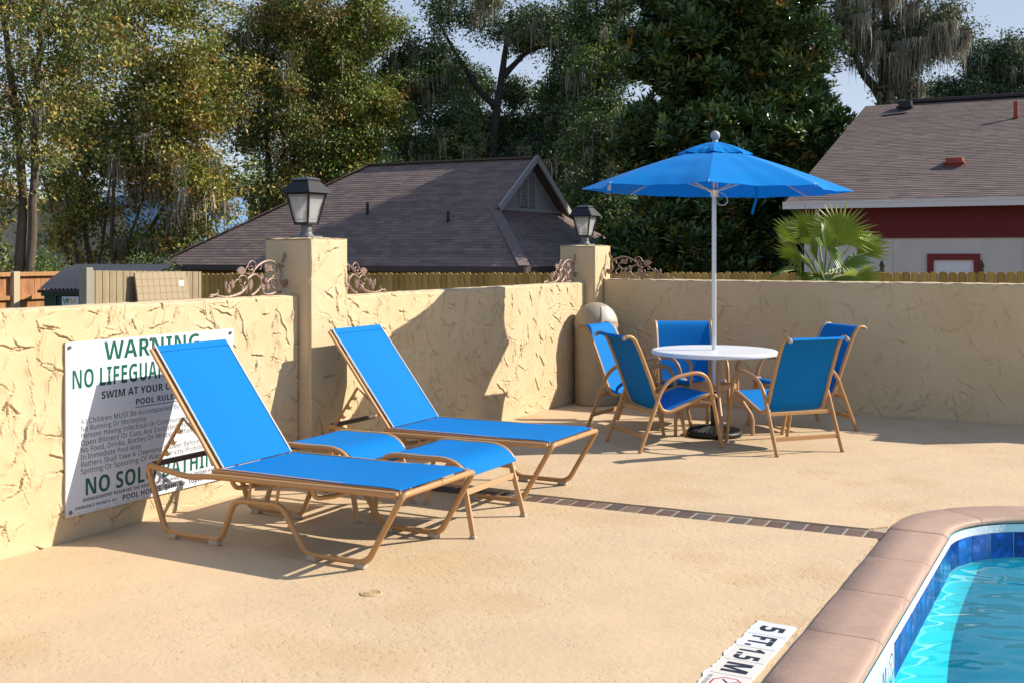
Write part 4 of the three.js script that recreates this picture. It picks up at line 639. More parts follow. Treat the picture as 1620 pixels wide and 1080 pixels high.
{
  const H = thing('brown_house', 'low house with a dark brown shingled hip roof and louvred gable', 'house');
  const EL = -20.97, ER = -8.18, ZF = -14, R = 4.66, ey = 1.22, ry = 4.40, RL = -16.31, RR = -10.54, ZB = ZF - 2 * R, ZM = ZF - R;
  const cols = [[0.185, 0.128, 0.110], [0.168, 0.117, 0.102], [0.20, 0.14, 0.119], [0.15, 0.108, 0.098]];
  const gy = ey + (ry - ey) * (ER - RR - 0.0) / R, gz = ZF - (ER - RR), gzb = ZB + (ER - RR);   // foot of the gable on the right hip
  roofPart(H, 'roof', shingles([EL, ey, ZF], [ER, ey, ZF], [RR, gy, gz], [EL + (ER - RR), gy, gz], 0.14, 0.3, cols, 1));
  roofPart(H, 'roof', shingles([EL + (ER - RR), gy, gz], [RR + 0.35, gy, gz], [RR + 0.35, ry, ZM], [RL, ry, ZM], 0.14, 0.3, cols, 2));
  roofPart(H, 'roof', shingles([ER, ey, ZF], [ER, ey, ZB], [RR, gy, gzb], [RR, gy, gz], 0.14, 0.3, cols, 3));
  roofPart(H, 'roof', shingles([EL, ey, ZB], [EL, ey, ZF], [RL, ry, ZM], [RL, ry, ZM - 0.01], 0.14, 0.3, cols, 4));
  obj('roof_back', quads([[[EL, ey, ZB], [ER, ey, ZB], [RR, gy, gzb], [EL + 2, gy, gzb]], [[EL + 2, gy, gzb], [RR + 0.35, gy, gzb], [RR + 0.35, ry, ZM], [RL, ry, ZM]]]), mat([0.09, 0.07, 0.065], 0.9), H);
  const trim = mat([0.34, 0.33, 0.34], 0.7), dark = mat([0.09, 0.068, 0.06], 0.8);
  obj('ridge_cap', bar([RL, ry + 0.03, ZM], [RR + 0.36, ry + 0.03, ZM], 0.26, 0.05), dark, H);
  for (const [a, b] of [[[EL, ey + 0.03, ZF], [RL, ry + 0.03, ZM]], [[ER, ey + 0.03, ZF], [RR + 0.1, gy + 0.03, gz - 0.1]]]) obj('hip_cap', bar(a, b, 0.30, 0.03), mat([0.17, 0.125, 0.115], 0.9), H);
  obj('gable_wall', quads([[[RR, gy - 0.05, gz], [RR, gy - 0.05, gzb], [RR, ry, ZM]]]), mat([1, 1, 1], 0.8, { map: woodF(0.30, 0.30, 0.31, 0.25, 1 / 1.4) }), H);
  const rk = 0.36; for (const s of [1, -1]) { const zz = ZM + s * (ZM - gz) * -1; obj('rake_board', bar([RR + rk, gy + 0.0, zz], [RR + rk, ry + 0.0, ZM], 0.05, 0.2, V(0, 0, 1).cross(V(1, 0, 0))), trim, H); obj('soffit', quads([[[RR, gy - 0.03, zz], [RR + rk, gy - 0.03, zz], [RR + rk, ry - 0.03, ZM], [RR, ry - 0.03, ZM]]]), dark, H); }
  obj('gable_sill', bx(RR, RR + 0.06, gy - 0.02, gy + 0.06, gzb, gz), trim, H);
  const lv = obj('louvre_vent', [bx(RR + 0.02, RR + 0.06, gy + 0.10, gy + 1.15, ZM - 0.52, ZM - 0.46), bx(RR + 0.02, RR + 0.06, gy + 0.10, gy + 1.15, ZM + 0.46, ZM + 0.52), bx(RR + 0.02, RR + 0.06, gy + 0.10, gy + 1.15, ZM - 0.03, ZM + 0.03)], trim, H);
  for (let k = 0; k < 14; k++) obj('slat', bx(-0.02, 0.02, -0.008, 0.008, -0.46, 0.46).rotateZ(-0.7).translate(RR + 0.045, gy + 0.14 + k * 0.072, ZM), trim, lv);
  obj('louvre_back', bx(RR + 0.004, RR + 0.012, gy + 0.10, gy + 1.15, ZM - 0.5, ZM + 0.5), trim, H);
  obj('fascia', [bx(EL - 0.02, ER + 0.02, ey - 0.15, ey - 0.002, ZF, ZF + 0.04), bx(ER, ER + 0.04, ey - 0.15, ey - 0.002, ZB, ZF)], mat([0.060, 0.046, 0.044], 0.7), H);
  obj('wall', bx(EL + 0.5, ER - 0.5, -1.4, ey - 0.1, ZB + 0.5, ZF - 0.55), mat([0.16, 0.11, 0.07], 0.9), H);
  obj('eave_soffit', bx(EL + 0.02, ER - 0.02, ey - 0.10, ey - 0.06, ZB, ZF - 0.005), dark, H);
  for (const [x, z, h] of [[-14.6, -16.2, 0.35], [-11.55, -15.8, 0.3]]) { const y = ey + (ry - ey) * (ZF - z) / R; obj('vent_pipe', rod([x, y - 0.05, z], [x, y + h, z], 0.045), M.black, H); }
  // cream and red building
  const Bd = thing('cream_building', 'cream building with a dark red band and a wide brown shingled roof', 'building');
  const X0 = -0.77, X1 = 8, ZE = -12, RZ = -20.5, e2 = 2.63, r2 = 5.60, c2 = [[0.135, 0.095, 0.083], [0.122, 0.086, 0.076], [0.150, 0.105, 0.090], [0.110, 0.080, 0.073]];
  roofPart(Bd, 'roof', shingles([X0 - 0.25, e2, ZE], [X1, e2, ZE], [X1, r2, RZ], [X0 - 0.25, r2, RZ], 0.135, 0.26, c2, 7));
  obj('roof_back', quads([[[X0 - 0.25, e2, 2 * RZ - ZE], [X1, e2, 2 * RZ - ZE], [X1, r2, RZ], [X0 - 0.25, r2, RZ]]]), mat([0.15, 0.11, 0.1], 0.9), Bd);
  obj('ridge_cap', bar([X0 + 0.9, r2 + 0.05, RZ], [X1, r2 + 0.05, RZ], 0.3, 0.09), mat([0.045, 0.035, 0.035], 0.8), Bd);
  obj('gutter', [bx(X0 - 0.28, X1, e2 - 0.15, e2 - 0.012, ZE + 0.001, ZE + 0.10), bx(X0 - 0.28, X1, e2 - 0.04, e2 + 0.0, ZE + 0.1005, ZE + 0.115)], mat([0.62, 0.63, 0.65], 0.45), Bd);
  const red = mat([0.12, 0.006, 0.012], 0.7), cream = mat([1, 1, 1], 0.85, { map: speckMap(0.56, 0.56, 0.54, 0.15, 1 / 1.5) });
  obj('red_band', bx(X0, X1, 1.875, e2 - 0.06, ZE - 0.55, ZE - 0.42), red, Bd);
  obj('wall', [bx(X0 + 0.03, X1, -1.5, 1.873, ZE - 0.75, ZE - 0.46), bx(X0 + 0.03, X0 + 0.25, -1.5, e2 + 0.1, 2 * RZ - ZE + 0.5, ZE - 0.75)], cream, Bd);
  obj('red_gable', [bx(X0 - 0.0, X0 + 0.02, 1.875, e2, 2 * RZ - ZE + 0.5, ZE - 0.56), quads([[[X0 + 0.01, e2, ZE - 0.4], [X0 + 0.01, e2, 2 * RZ - ZE], [X0 + 0.01, r2 - 0.1, RZ]]])], red, Bd);
  for (const x of [1.05, 3.45, 5.8]) obj('panel_joint', bx(x, x + 0.012, -1.5, 1.873, ZE - 0.46, ZE - 0.457), mat([0.38, 0.36, 0.31], 0.9), Bd);
  obj('downspout', bx(X0 + 0.28, X0 + 0.37, -1.4, e2 - 0.1, ZE - 0.419, ZE - 0.33, 0.01), mat([0.62, 0.64, 0.68], 0.5), Bd);
  const dx0 = 1.72, dx1 = 2.70, fz = ZE - 0.455;
  const dr = obj('door', bx(dx0 + 0.12, dx1 - 0.12, -0.9, 1.43, fz - 0.03, fz + 0.012), mat([0.68, 0.72, 0.78], 0.5), Bd);
  obj('door_panel', bx(dx0 + 0.2, (dx0 + dx1) / 2 - 0.05, 0.7, 1.30, fz + 0.013, fz + 0.02, 0.003), mat([0.68, 0.72, 0.78], 0.5), dr); obj('door_panel', bx((dx0 + dx1) / 2 + 0.05, dx1 - 0.2, 0.7, 1.30, fz + 0.013, fz + 0.02, 0.003), mat([0.68, 0.72, 0.78], 0.5), dr);
  for (const q of [bx(dx0, dx0 + 0.115, -0.9, 1.56, fz - 0.02, fz + 0.06), bx(dx1 - 0.115, dx1, -0.9, 1.56, fz - 0.02, fz + 0.06), bx(dx0 + 0.115, dx1 - 0.115, 1.44, 1.56, fz - 0.02, fz + 0.06)]) obj('door_frame', q, mat([0.16, 0.008, 0.015], 0.6), Bd);
  const ryAt = (z) => e2 + (r2 - e2) * (ZE - z) / (ZE - RZ), redMetal = mat([0.30, 0.05, 0.03], 0.6);
  for (const [x, z, w, h, m, n] of [[2.92, -18.2, 0.1, 0.42, redMetal, 'vent_stack'], [2.0, -14.4, 0.34, 0.14, redMetal, 'roof_vent'], [0.12, -19.9, 0.32, 0.2, M.black, 'roof_vent']]) { const y = ryAt(z); obj(n, [bx(x - w / 2, x + w / 2, y - 0.1, y + h, z - w / 2, z + w / 2, 0.015), bx(x - w * 0.62, x + w * 0.62, y + 0.01, y + 0.045, z - w * 0.62, z + w * 0.8)], m, Bd); }
  obj('pale_patch', bar([-0.35, ryAt(-19.2) + 0.03, -19.2], [0.25, ryAt(-19.35) + 0.03, -19.35], 0.12, 0.012), mat([0.45, 0.43, 0.42], 0.8), Bd);
  // white metal shed far behind the trees, and a blue one
  const S = thing('metal_shed', 'cream ribbed metal building far behind the trees on the left', 'building', [-33, 0, 0]);
  const sm = mat([0.70, 0.66, 0.56], 0.5); obj('wall', bx(-6, 0, -1.5, 3.5, -24, -9), sm, S);
  for (let z = -23.8; z < -9.05; z += 0.32) obj('rib', bx(0.001, 0.03, -1.5, 3.5, z, z + 0.06), sm, S);
  obj('roof', [bx(-6.2, 0.25, 3.5, 3.62, -24.2, -8.8), bx(-6.2, 0.27, 3.621, 3.69, -24.2, -8.8)], mat([0.25, 0.36, 0.50], 0.4), S);
  const S2 = thing('blue_shed', 'small pale blue building glimpsed between the trees', 'building', [-37, 0, -31]); obj('wall', bx(-3, 3, -1.5, 4.4, -2, 2), mat([0.16, 0.30, 0.52], 0.6), S2); obj('roof', quads([[[-3.3, 4.4, 2.3], [3.3, 4.4, 2.3], [3.3, 5.3, 0], [-3.3, 5.3, 0]], [[-3.3, 4.4, -2.3], [3.3, 4.4, -2.3], [3.3, 5.3, 0], [-3.3, 5.3, 0]]]), mat([0.2, 0.25, 0.32], 0.6), S2);
}
// ---------------------------------------------------------------- fan palm
{
  const P = thing('fan_palm', 'bright green fan palm between the back wall and the fence', 'palm', [1.67, 0.04, -3.64]);
  P.scale.setScalar(1.08);
  const rn = rngOf(303), pm = [[0.25, 0.34, 0.030], [0.34, 0.41, 0.036], [0.16, 0.25, 0.026]].map((c) => new THREE.MeshPhysicalMaterial({ color: lin(...c), roughness: 0.5, transmission: 0.35, thickness: 0, side: THREE.DoubleSide }));
  obj('trunk', lathe([[0.14, -0.9], [0.13, 0.3], [0.12, 0.9], [0.05, 1.1]], 12), mat([0.12, 0.085, 0.05], 0.95), P);
  const RTp = V(0.881, 0, -0.473), FWp = V(-0.473, 0, -0.881), W3 = (a, u, w) => V(RTp.x * a + FWp.x * w, u, RTp.z * a + FWp.z * w);
  // each fan: hub [across, up, away], pointing, normal, radius, opening
  const fans = [
    [[-0.30, 1.52, -0.05], [-0.62, 0.72, 0.1], [0.75, 0.3, -0.6], 0.50, 2.0], [[-0.14, 1.62, 0.05], [-0.2, 0.95, 0.1], [0.35, 0.1, -0.9], 0.46, 2.9], [[0.17, 1.58, 0.0], [0.28, 0.93, 0.0], [-0.25, 0.1, -0.95], 0.54, 3.3],
    [[-0.03, 1.47, -0.22], [-0.05, 0.5, -0.5], [0.1, 0.75, -0.7], 0.42, 3.6], [[0.38, 1.40, -0.05], [0.86, 0.45, -0.1], [-0.35, 0.75, -0.5], 0.46, 2.0], [[0.12, 1.26, -0.28], [0.45, 0.10, -0.6], [-0.1, 0.9, -0.45], 0.46, 3.2],
    [[-0.2, 1.15, -0.1], [-0.35, -0.35, -0.5], [0.55, 0.6, -0.6], 0.36, 2.2], [[0.42, 1.56, 0.2], [0.85, 0.35, 0.4], [0.2, 0.9, -0.3], 0.42, 1.8], [[0.05, 1.5, 0.35], [0.1, 0.6, 0.8], [0, 0.7, -0.6], 0.5, 3.0], [[-0.2, 1.35, 0.35], [-0.35, 0.6, 0.7], [0.3, 0.8, 0.2], 0.48, 2.8], [[-0.3, 1.22, 0.1], [-0.5, -0.1, 0.3], [0.4, 0.8, -0.4], 0.36, 1.9], [[0.3, 1.15, 0.2], [0.8, -0.25, 0.3], [0.1, 0.8, -0.5], 0.44, 2.2],
    [[-0.16, 1.30, -0.3], [-0.3, 0.35, -0.5], [0.2, 0.6, -0.8], 0.44, 3.2], [[0.0, 1.12, -0.35], [0.05, -0.2, -0.7], [0.1, 0.8, -0.6], 0.42, 3.2], [[0.30, 1.12, -0.2], [0.6, -0.1, -0.4], [-0.2, 0.8, -0.5], 0.40, 2.6], [[-0.30, 1.36, -0.12], [-0.7, 0.25, -0.2], [0.4, 0.7, -0.6], 0.40, 2.4],
  ];
  for (const [hub, pt, nr, Rf, open] of fans) {
    const tip = W3(...hub), d = W3(...pt).normalize(), n0 = W3(...nr), root = V(0, 1.0, 0);
    obj('stem', sweep([root, root.clone().lerp(tip, 0.55).add(V(0, 0.05, 0)), tip], [0.014, 0.011, 0.008], 6), mat([0.16, 0.22, 0.05], 0.6), P);
    const side = d.clone().cross(n0).normalize(), nrm = side.clone().cross(d).normalize(), q = [], n = 26;
    for (let k = 0; k < n; k++) {
      const a = (k / (n - 1) - 0.5) * open, w = open / n * 0.5, len = Rf * (0.80 + 0.20 * Math.cos(a * 0.8)) * (0.92 + 0.14 * rn()), dir = (t) => d.clone().multiplyScalar(Math.cos(t)).addScaledVector(side, Math.sin(t)).addScaledVector(nrm, 0.18 * Math.sin(Math.abs(t)));
      const c0 = dir(a), l0 = dir(a - w), r0 = dir(a + w), f = 0.55, droop = -0.05 - 0.14 * rn();
      const mid = tip.clone().addScaledVector(c0, len * f).addScaledVector(nrm, 0.012), L = tip.clone().addScaledVector(l0, len * f).addScaledVector(nrm, -0.010), Rr = tip.clone().addScaledVector(r0, len * f).addScaledVector(nrm, -0.010), end = tip.clone().addScaledVector(c0, len).add(V(0, droop * len, 0));
      const A = (p) => p.toArray(); q.push([A(tip), A(L), A(mid)], [A(tip), A(mid), A(Rr)], [A(L), A(end), A(mid)], [A(mid), A(end), A(Rr)]);
    }
    obj('frond', quads(q), pm[Math.floor(rn() * 3)], P);
  }
}
console.log('neighbours done');
// ---------------------------------------------------------------- trees
function sprayGeo(seed, n, R, len, wid, style) {                      // a twig's worth of leaves
  const rn = rngOf(seed), pos = [];
  for (let k = 0; k < n; k++) {
    const a = rn() * 6.283, el = Math.acos(2 * rn() - 1), r = R * Math.cbrt(rn()), c = V(Math.sin(el) * Math.cos(a) * r, Math.cos(el) * r * 0.7, Math.sin(el) * Math.sin(a) * r);
    const t = style === 'whorl' ? c.clone().add(V((rn() - 0.5) * 0.1, 0.08, (rn() - 0.5) * 0.1)).normalize() : V(rn() - 0.5, rn() * 0.6 - 0.5, rn() - 0.5).normalize();
    const nn = V(rn() - 0.5, 0.5 + rn() * 0.6, rn() - 0.5).normalize(), s = t.clone().cross(nn).normalize(), u = s.clone().cross(t), L = len * (0.7 + 0.6 * rn()), W = wid * (0.7 + 0.6 * rn());
    const p0 = c, p1 = c.clone().addScaledVector(t, L * 0.45).addScaledVector(s, W / 2).addScaledVector(u, W * 0.18), p2 = c.clone().addScaledVector(t, L).addScaledVector(u, -L * 0.1), p3 = c.clone().addScaledVector(t, L * 0.45).addScaledVector(s, -W / 2).addScaledVector(u, W * 0.18);
    for (const p of [p0, p1, p2, p0, p2, p3]) pos.push(p.x, p.y, p.z);
  }
  const g = new THREE.BufferGeometry(); g.setAttribute('position', new THREE.Float32BufferAttribute(pos, 3)); g.computeVertexNormals(); return g;
}
function mossGeo(seed) {
  const rn = rngOf(seed), pos = [];
  for (let k = 0; k < 14; k++) {
    let p = V((rn() - 0.5) * 0.34, 0, (rn() - 0.5) * 0.22); const L = 0.15 + rn() * rn() * 0.9, w0 = 0.012 + rn() * 0.024, n = 5, an = rn() * 3.14, sx = Math.cos(an), sz = Math.sin(an); let prev = null;
    for (let i = 0; i <= n; i++) { const w = w0 * (i === 0 ? 0.5 : 1 - i / n * 0.92) * (0.7 + rn() * 0.6), q = [p.clone().add(V(-sx * w, 0, -sz * w)), p.clone().add(V(sx * w, 0, sz * w))]; if (prev) for (const v of [prev[0], prev[1], q[1], prev[0], q[1], q[0]]) pos.push(v.x, v.y, v.z); prev = q; p = p.clone().add(V((rn() - 0.5) * 0.07, -L / n, (rn() - 0.5) * 0.07)); }
  }
  const g = new THREE.BufferGeometry(); g.setAttribute('position', new THREE.Float32BufferAttribute(pos, 3)); g.computeVertexNormals(); return g;
}
const SPR = {
  small: [1, 2, 3].map((s) => sprayGeo(s * 7, 15, 0.30, 0.085, 0.05)), tiny: [4, 5, 6].map((s) => sprayGeo(s * 7, 16, 0.26, 0.07, 0.04)),
  oak: [7, 8, 9].map((s) => sprayGeo(s * 7, 18, 0.34, 0.105, 0.055)), mag: [10, 11, 12].map((s) => sprayGeo(s * 7, 11, 0.16, 0.20, 0.085, 'whorl')), big: [13, 14].map((s) => sprayGeo(s * 7, 22, 0.9, 0.30, 0.2)),
};
const MOSS = [1, 2, 3].map((s) => mossGeo(s * 31));
const leafMat = (rough, tr, extra = {}) => new THREE.MeshPhysicalMaterial({ color: 0xffffff, roughness: rough, transmission: tr, thickness: 0, side: THREE.DoubleSide, ...extra });
const LM = { soft: leafMat(0.6, 0.34), oak: leafMat(0.5, 0.22), mag: leafMat(0.24, 0.12) };
const mossMat = leafMat(1, 0.25);
const bark = [[0.10, 0.075, 0.055], [0.055, 0.045, 0.038], [0.16, 0.12, 0.085]].map((c) => mat([1, 1, 1], 0.95, { map: speckMap(...c, 0.9, 1 / 0.7), bumpMap: speckBump, bumpScale: 0.03 }));
function instances(parent, name, geos, material, list) {              // list of {p, s, c}
  geos.forEach((g, gi) => {
    const part = list.filter((_, i) => i % geos.length === gi); if (!part.length) return;
    const im = new THREE.InstancedMesh(g, material, part.length), m4 = new THREE.Matrix4(), q = new THREE.Quaternion(), e = new THREE.Euler();
    part.forEach((o, i) => { e.set(o.rx ?? 0, o.ry, o.rz ?? 0); q.setFromEuler(e); m4.compose(o.p, q, o.s); im.setMatrixAt(i, m4); im.setColorAt(i, o.c); });
    im.name = name; im.castShadow = im.receiveShadow = true; im.userData.kind = 'stuff'; parent.add(im);
  });
}
function camAt(px, d) { const th = 28.2 * Math.PI / 180, xc = (px - 810) / 1790 * d; return [5.08 + xc * Math.cos(th) - d * Math.sin(th), 11.4 - xc * Math.sin(th) - d * Math.cos(th)]; }   // plan position from a bearing and a distance
const RT = V(0.881, 0, -0.473), FW = V(-0.473, 0, -0.881);
// blobs: [across, up, away, rx, ry, rz, attractors]; across/away in metres from the tree's foot
function tree(o) {
  const rn = rngOf(o.seed), gy = groundY(o.at[0], o.at[1]), T = thing(o.name, o.label, o.category ?? 'tree', [o.at[0], gy, o.at[1]], 0, o.group);
  const sz = o.size ?? 1, loc = (a, u, w) => V((RT.x * a + FW.x * w) * sz, u * sz, (RT.z * a + FW.z * w) * sz);
  const nodes = [], trunks = [];
  for (const tr of o.trunks) {                                        // [[across, up, away]...], radius
    const c = new THREE.CatmullRomCurve3(tr.pts.map((p) => loc(...p))), n = Math.max(6, Math.round(c.getLength() / 0.5)), pts = c.getSpacedPoints(n); let prev = -1;
    pts.forEach((p, i) => { const j = i && i < n ? V((rn() - 0.5) * 0.05, 0, (rn() - 0.5) * 0.05) : V(0, 0, 0); nodes.push({ p: p.add(j), par: prev, r: 0, min: tr.r * (1 - 0.75 * i / n) * (i === 0 ? 1.35 : 1), up: i / n }); prev = nodes.length - 1; });
  }
  const att = [];
  for (const [a, u, w, rx, ry, rz, n0] of o.blobs) for (let k = 0, n = Math.ceil(n0 * 0.62); k < n; k++) {
    const th = rn() * 6.283, ph = Math.acos(2 * rn() - 1), r = Math.pow(rn(), 0.42); att.push(loc(a + rx * r * Math.sin(ph) * Math.cos(th), u + ry * r * Math.cos(ph), w + rz * r * Math.sin(ph) * Math.sin(th)));
  }
  const tips = [], first = nodes.length;
  const dmin = (p) => { let m = 1e9; for (let i = 0; i < first; i++) m = Math.min(m, nodes[i].p.distanceToSquared(p)); return m; };
  att.map((p) => ({ p, d: dmin(p) })).sort((a, b) => a.d - b.d).forEach(({ p }) => {
    let best = -1, bd = 1e9; for (let i = 0; i < nodes.length; i++) { if (i < first && nodes[i].up < (o.bare ?? 0.3)) continue; const q = nodes[i].p, dy = p.y - q.y, d = q.distanceTo(p) + (dy < 0 ? -dy * (o.rise ?? 0.8) : 0); if (d < bd) { bd = d; best = i; } }
    const q = nodes[best].p, L = q.distanceTo(p), n = Math.max(1, Math.min(4, Math.round(L / 0.5))); let prev = best;
    for (let k = 1; k <= n; k++) { const t = k / n, v = q.clone().lerp(p, t); if (k < n) v.add(V((rn() - 0.5) * 0.16 * L, Math.sin(t * 3.14) * 0.10 * L, (rn() - 0.5) * 0.16 * L)); nodes.push({ p: v, par: prev, r: 0, min: 0.008 }); prev = nodes.length - 1; }
    tips.push(prev);
  });
  for (let i = nodes.length - 1; i >= 0; i--) { const nd = nodes[i]; nd.r = Math.max(Math.pow(nd.acc ?? 0, 1 / 2.4), nd.min); if (nd.par >= 0 && i >= first) nodes[nd.par].acc = (nodes[nd.par].acc ?? 0) + Math.pow(nd.r, 2.4); }
  const cap = o.trunks[0].r * 0.6, geos = []; let s = 0;
  for (const tr of o.trunks) { let e = s + 1; while (e < first && nodes[e].par >= 0) e++; geos.push(sweep(nodes.slice(s, e).map((n) => n.p), nodes.slice(s, e).map((n) => n.min), 10)); s = e; }
  const branchGeo = [];
  for (let i = first; i < nodes.length; i++) { const a = nodes[nodes[i].par], b = nodes[i], ra = Math.min(a.r, cap, b.r * 1.5), rb = Math.min(b.r, cap); branchGeo.push(clean(sweep([a.p, b.p], [ra, rb], rb > 0.03 ? 6 : 4, false))); }
  obj('trunk', geos, bark[o.bark ?? 0], T); if (branchGeo.length) obj('branches', mergeGeometries(branchGeo), bark[o.bark ?? 0], T).userData.kind = 'stuff';
  const leaves = [], pal = o.palette.map((c) => lin(...c)), W = o.weights;
  const pick = (p) => { const zone = o.zone ? o.zone(p) : 0; let x = rn() + zone, k = 0; while (k < W.length - 1 && x > W[k]) { x -= W[k]; k++; } const c = pal[k].clone().multiplyScalar(0.55 + 0.9 * rn()); return c; };
  for (const t of tips) { const p = nodes[t].p, m = o.per * 1.5 * (0.5 + rn()); for (let k = 0; k < m; k++) { const g = () => (rn() + rn() + rn() - 1.5) * o.spread * 0.82; const v = p.clone().add(V(g(), g() * 0.75, g())), sc = (o.scale ?? 1) * (0.8 + 0.6 * rn()); leaves.push({ p: v, s: V(sc, sc, sc), ry: rn() * 6.28, rx: (rn() - 0.5) * 0.8, rz: (rn() - 0.5) * 0.8, c: pick(v) }); } }
  instances(T, 'crown', SPR[o.leaf], LM[o.mat ?? 'soft'], leaves);
  if (o.moss) { const ms = []; const cand = nodes.slice(first); for (let k = 0; k < o.moss; k++) { const nd = cand[Math.floor(rn() * cand.length)]; if (o.mossZone && !o.mossZone(nd.p.clone(), nd.p.dot(RT), nd.p.y)) continue; if (nd.p.dot(FW) > 0.1 && rn() < 0.75) continue; const sc = (o.mossScale ?? 1) * (0.6 + 0.8 * rn()), g = 0.62 + 0.5 * rn(); ms.push({ p: nd.p.clone().add(V((rn() - 0.5) * 0.5, -0.02, (rn() - 0.5) * 0.5)).addScaledVector(FW, -0.35 * rn()), s: V(sc, sc * (0.8 + 0.8 * rn()), sc), ry: rn() * 6.28, c: lin(0.37 * g, 0.335 * g, 0.26 * g) }); } instances(T, 'spanish_moss', MOSS, mossMat, ms); }
  return T;
}
const olive = [0.23, 0.24, 0.05], yellow = [0.46, 0.37, 0.065], green = [0.11, 0.20, 0.04], dkGreen = [0.045, 0.090, 0.026], rust = [0.40, 0.18, 0.05], greyG = [0.12, 0.16, 0.078], lime = [0.32, 0.43, 0.055];
tree({ name: 'tall_tree', label: 'tall thin-crowned tree with twin brown trunks by the plywood fence', seed: 11, at: camAt(36, 27), bark: 2, bare: 0.35, leaf: 'tiny', per: 5, spread: 0.44, scale: 1.5, palette: [olive, yellow, rust, green], weights: [0.45, 0.25, 0.08, 0.22], moss: 20,
  trunks: [{ pts: [[-0.15, 0, 0], [-0.12, 2, 0], [-0.05, 4, 0.1], [-0.5, 8, 0.2], [-0.9, 11, 0]], r: 0.15 }, { pts: [[0.12, 0, 0.1], [0.16, 2, 0], [0.25, 4.5, 0], [0.5, 8, -0.2], [0.7, 11.5, 0]], r: 0.13 }],
  blobs: [[-0.2, 6.2, 0, 1.9, 1.5, 1.6, 80], [0.9, 8.0, 0, 1.8, 1.5, 1.6, 90], [-1.0, 9.5, 0, 1.8, 1.8, 1.8, 60], [-0.8, 4.4, 0, 1.0, 1.1, 1, 34], [-1.0, 2.6, 0, 0.8, 0.9, 0.8, 24], [0.2, 11.5, 0, 2.2, 1.2, 2, 40]] });
tree({ name: 'multi_stem_tree', label: 'wide multi-stemmed tree with yellowing leaves and hanging moss left of the brown house', seed: 12, at: camAt(160, 40), size: 1.2, bark: 2, bare: 0.45, leaf: 'small', per: 5, spread: 0.46, scale: 1.6, palette: [olive, yellow, rust, green, lime], weights: [0.36, 0.34, 0.07, 0.13, 0.10], moss: 1000, mossScale: 1.15, mossZone: (p, a, y) => a > 0.5 && y > 2.2 && y < 7.2,
  trunks: [[-0.9, -1.1], [-0.45, -0.5], [-0.1, 0.2], [0.25, 0.9], [0.55, 1.9], [0.8, 2.6], [-0.7, -0.2]].map(([a, b], i) => ({ pts: [[a * 0.7, 0, (i % 3 - 1) * 0.3], [a * 0.9, 1.6, (i % 2) * 0.3], [a + b * 0.3, 3.6, (i % 3 - 1) * 0.6], [a + b * 0.75, 6.4, (i % 3 - 1)]], r: 0.085 + 0.03 * (i % 2) })),
  blobs: [[0.3, 5.0, 0, 2.0, 1.6, 1.7, 130], [2.0, 5.4, 0, 1.7, 1.7, 1.7, 120], [3.0, 4.2, 0.4, 1.3, 1.3, 1.3, 70], [0.8, 7.0, 0, 2.4, 1.5, 1.8, 120], [2.8, 7.2, 0, 1.8, 1.5, 1.5, 80], [-1.0, 6.0, 0, 1.2, 1.4, 1.2, 50], [2.2, 2.6, 0.5, 1.5, 1.2, 1.2, 70], [-0.9, 3.2, 0, 0.9, 1.4, 0.9, 40], [0.6, 2.2, 0.8, 1.2, 1.0, 0.8, 30], [0.6, 8.9, 0, 2.6, 1.1, 1.8, 70], [2.0, 10.0, 0.4, 2.2, 1.0, 1.6, 60], [-0.2, 10.2, 0.4, 1.8, 1.0, 1.6, 50]] });
tree({ name: 'sweetgum_tree', label: 'tall narrow green and red tinged tree between the multi-stemmed tree and the lantern', seed: 13, at: camAt(425, 46), bark: 1, bare: 0.2, leaf: 'small', per: 9, spread: 0.48, scale: 1.4, palette: [green, olive, yellow, rust, dkGreen], weights: [0.30, 0.28, 0.17, 0.13, 0.12], moss: 40,
  trunks: [{ pts: [[0, 0, 0], [0.05, 4, 0], [-0.1, 9, 0], [0, 15, 0]], r: 0.2 }, { pts: [[0.9, 0, 0.6], [0.8, 4, 0.6], [1.1, 9, 0.4], [1.2, 14, 0]], r: 0.14 }],
  blobs: [[-0.2, 11.0, 0, 1.7, 2.2, 1.6, 110], [0.9, 8.0, 0, 1.7, 2.1, 1.6, 110], [-1.2, 8.4, 0, 1.2, 1.4, 1, 50], [1.4, 12.5, 0, 1.4, 1.6, 1.4, 60], [0.8, 4.6, 0, 1.5, 1.8, 1.4, 80], [-2.2, 10.4, 0.4, 1.0, 1.6, 1, 40]] });
tree({ name: 'yellow_green_tree', label: 'bright yellow-green leafy tree standing behind the brown roof', seed: 14, at: camAt(560, 48), bark: 1, bare: 0.2, leaf: 'small', per: 10, spread: 0.5, scale: 1.5, palette: [lime, olive, yellow, green, rust], weights: [0.24, 0.28, 0.16, 0.26, 0.06], moss: 50,
  trunks: [{ pts: [[0, 0, 0], [0.1, 4, 0], [-0.1, 8, 0], [0.1, 13, 0]], r: 0.2 }], blobs: [[-0.6, 6.5, -0.6, 1.4, 1.9, 1.2, 110], [0.6, 9.0, 0, 1.9, 2.0, 1.6, 120], [-0.9, 11.3, 0, 1.7, 1.6, 1.6, 90], [1.0, 5.6, 0.3, 1.6, 1.6, 1.4, 90], [0.6, 12.8, 0, 1.8, 1.2, 1.6, 60]] });
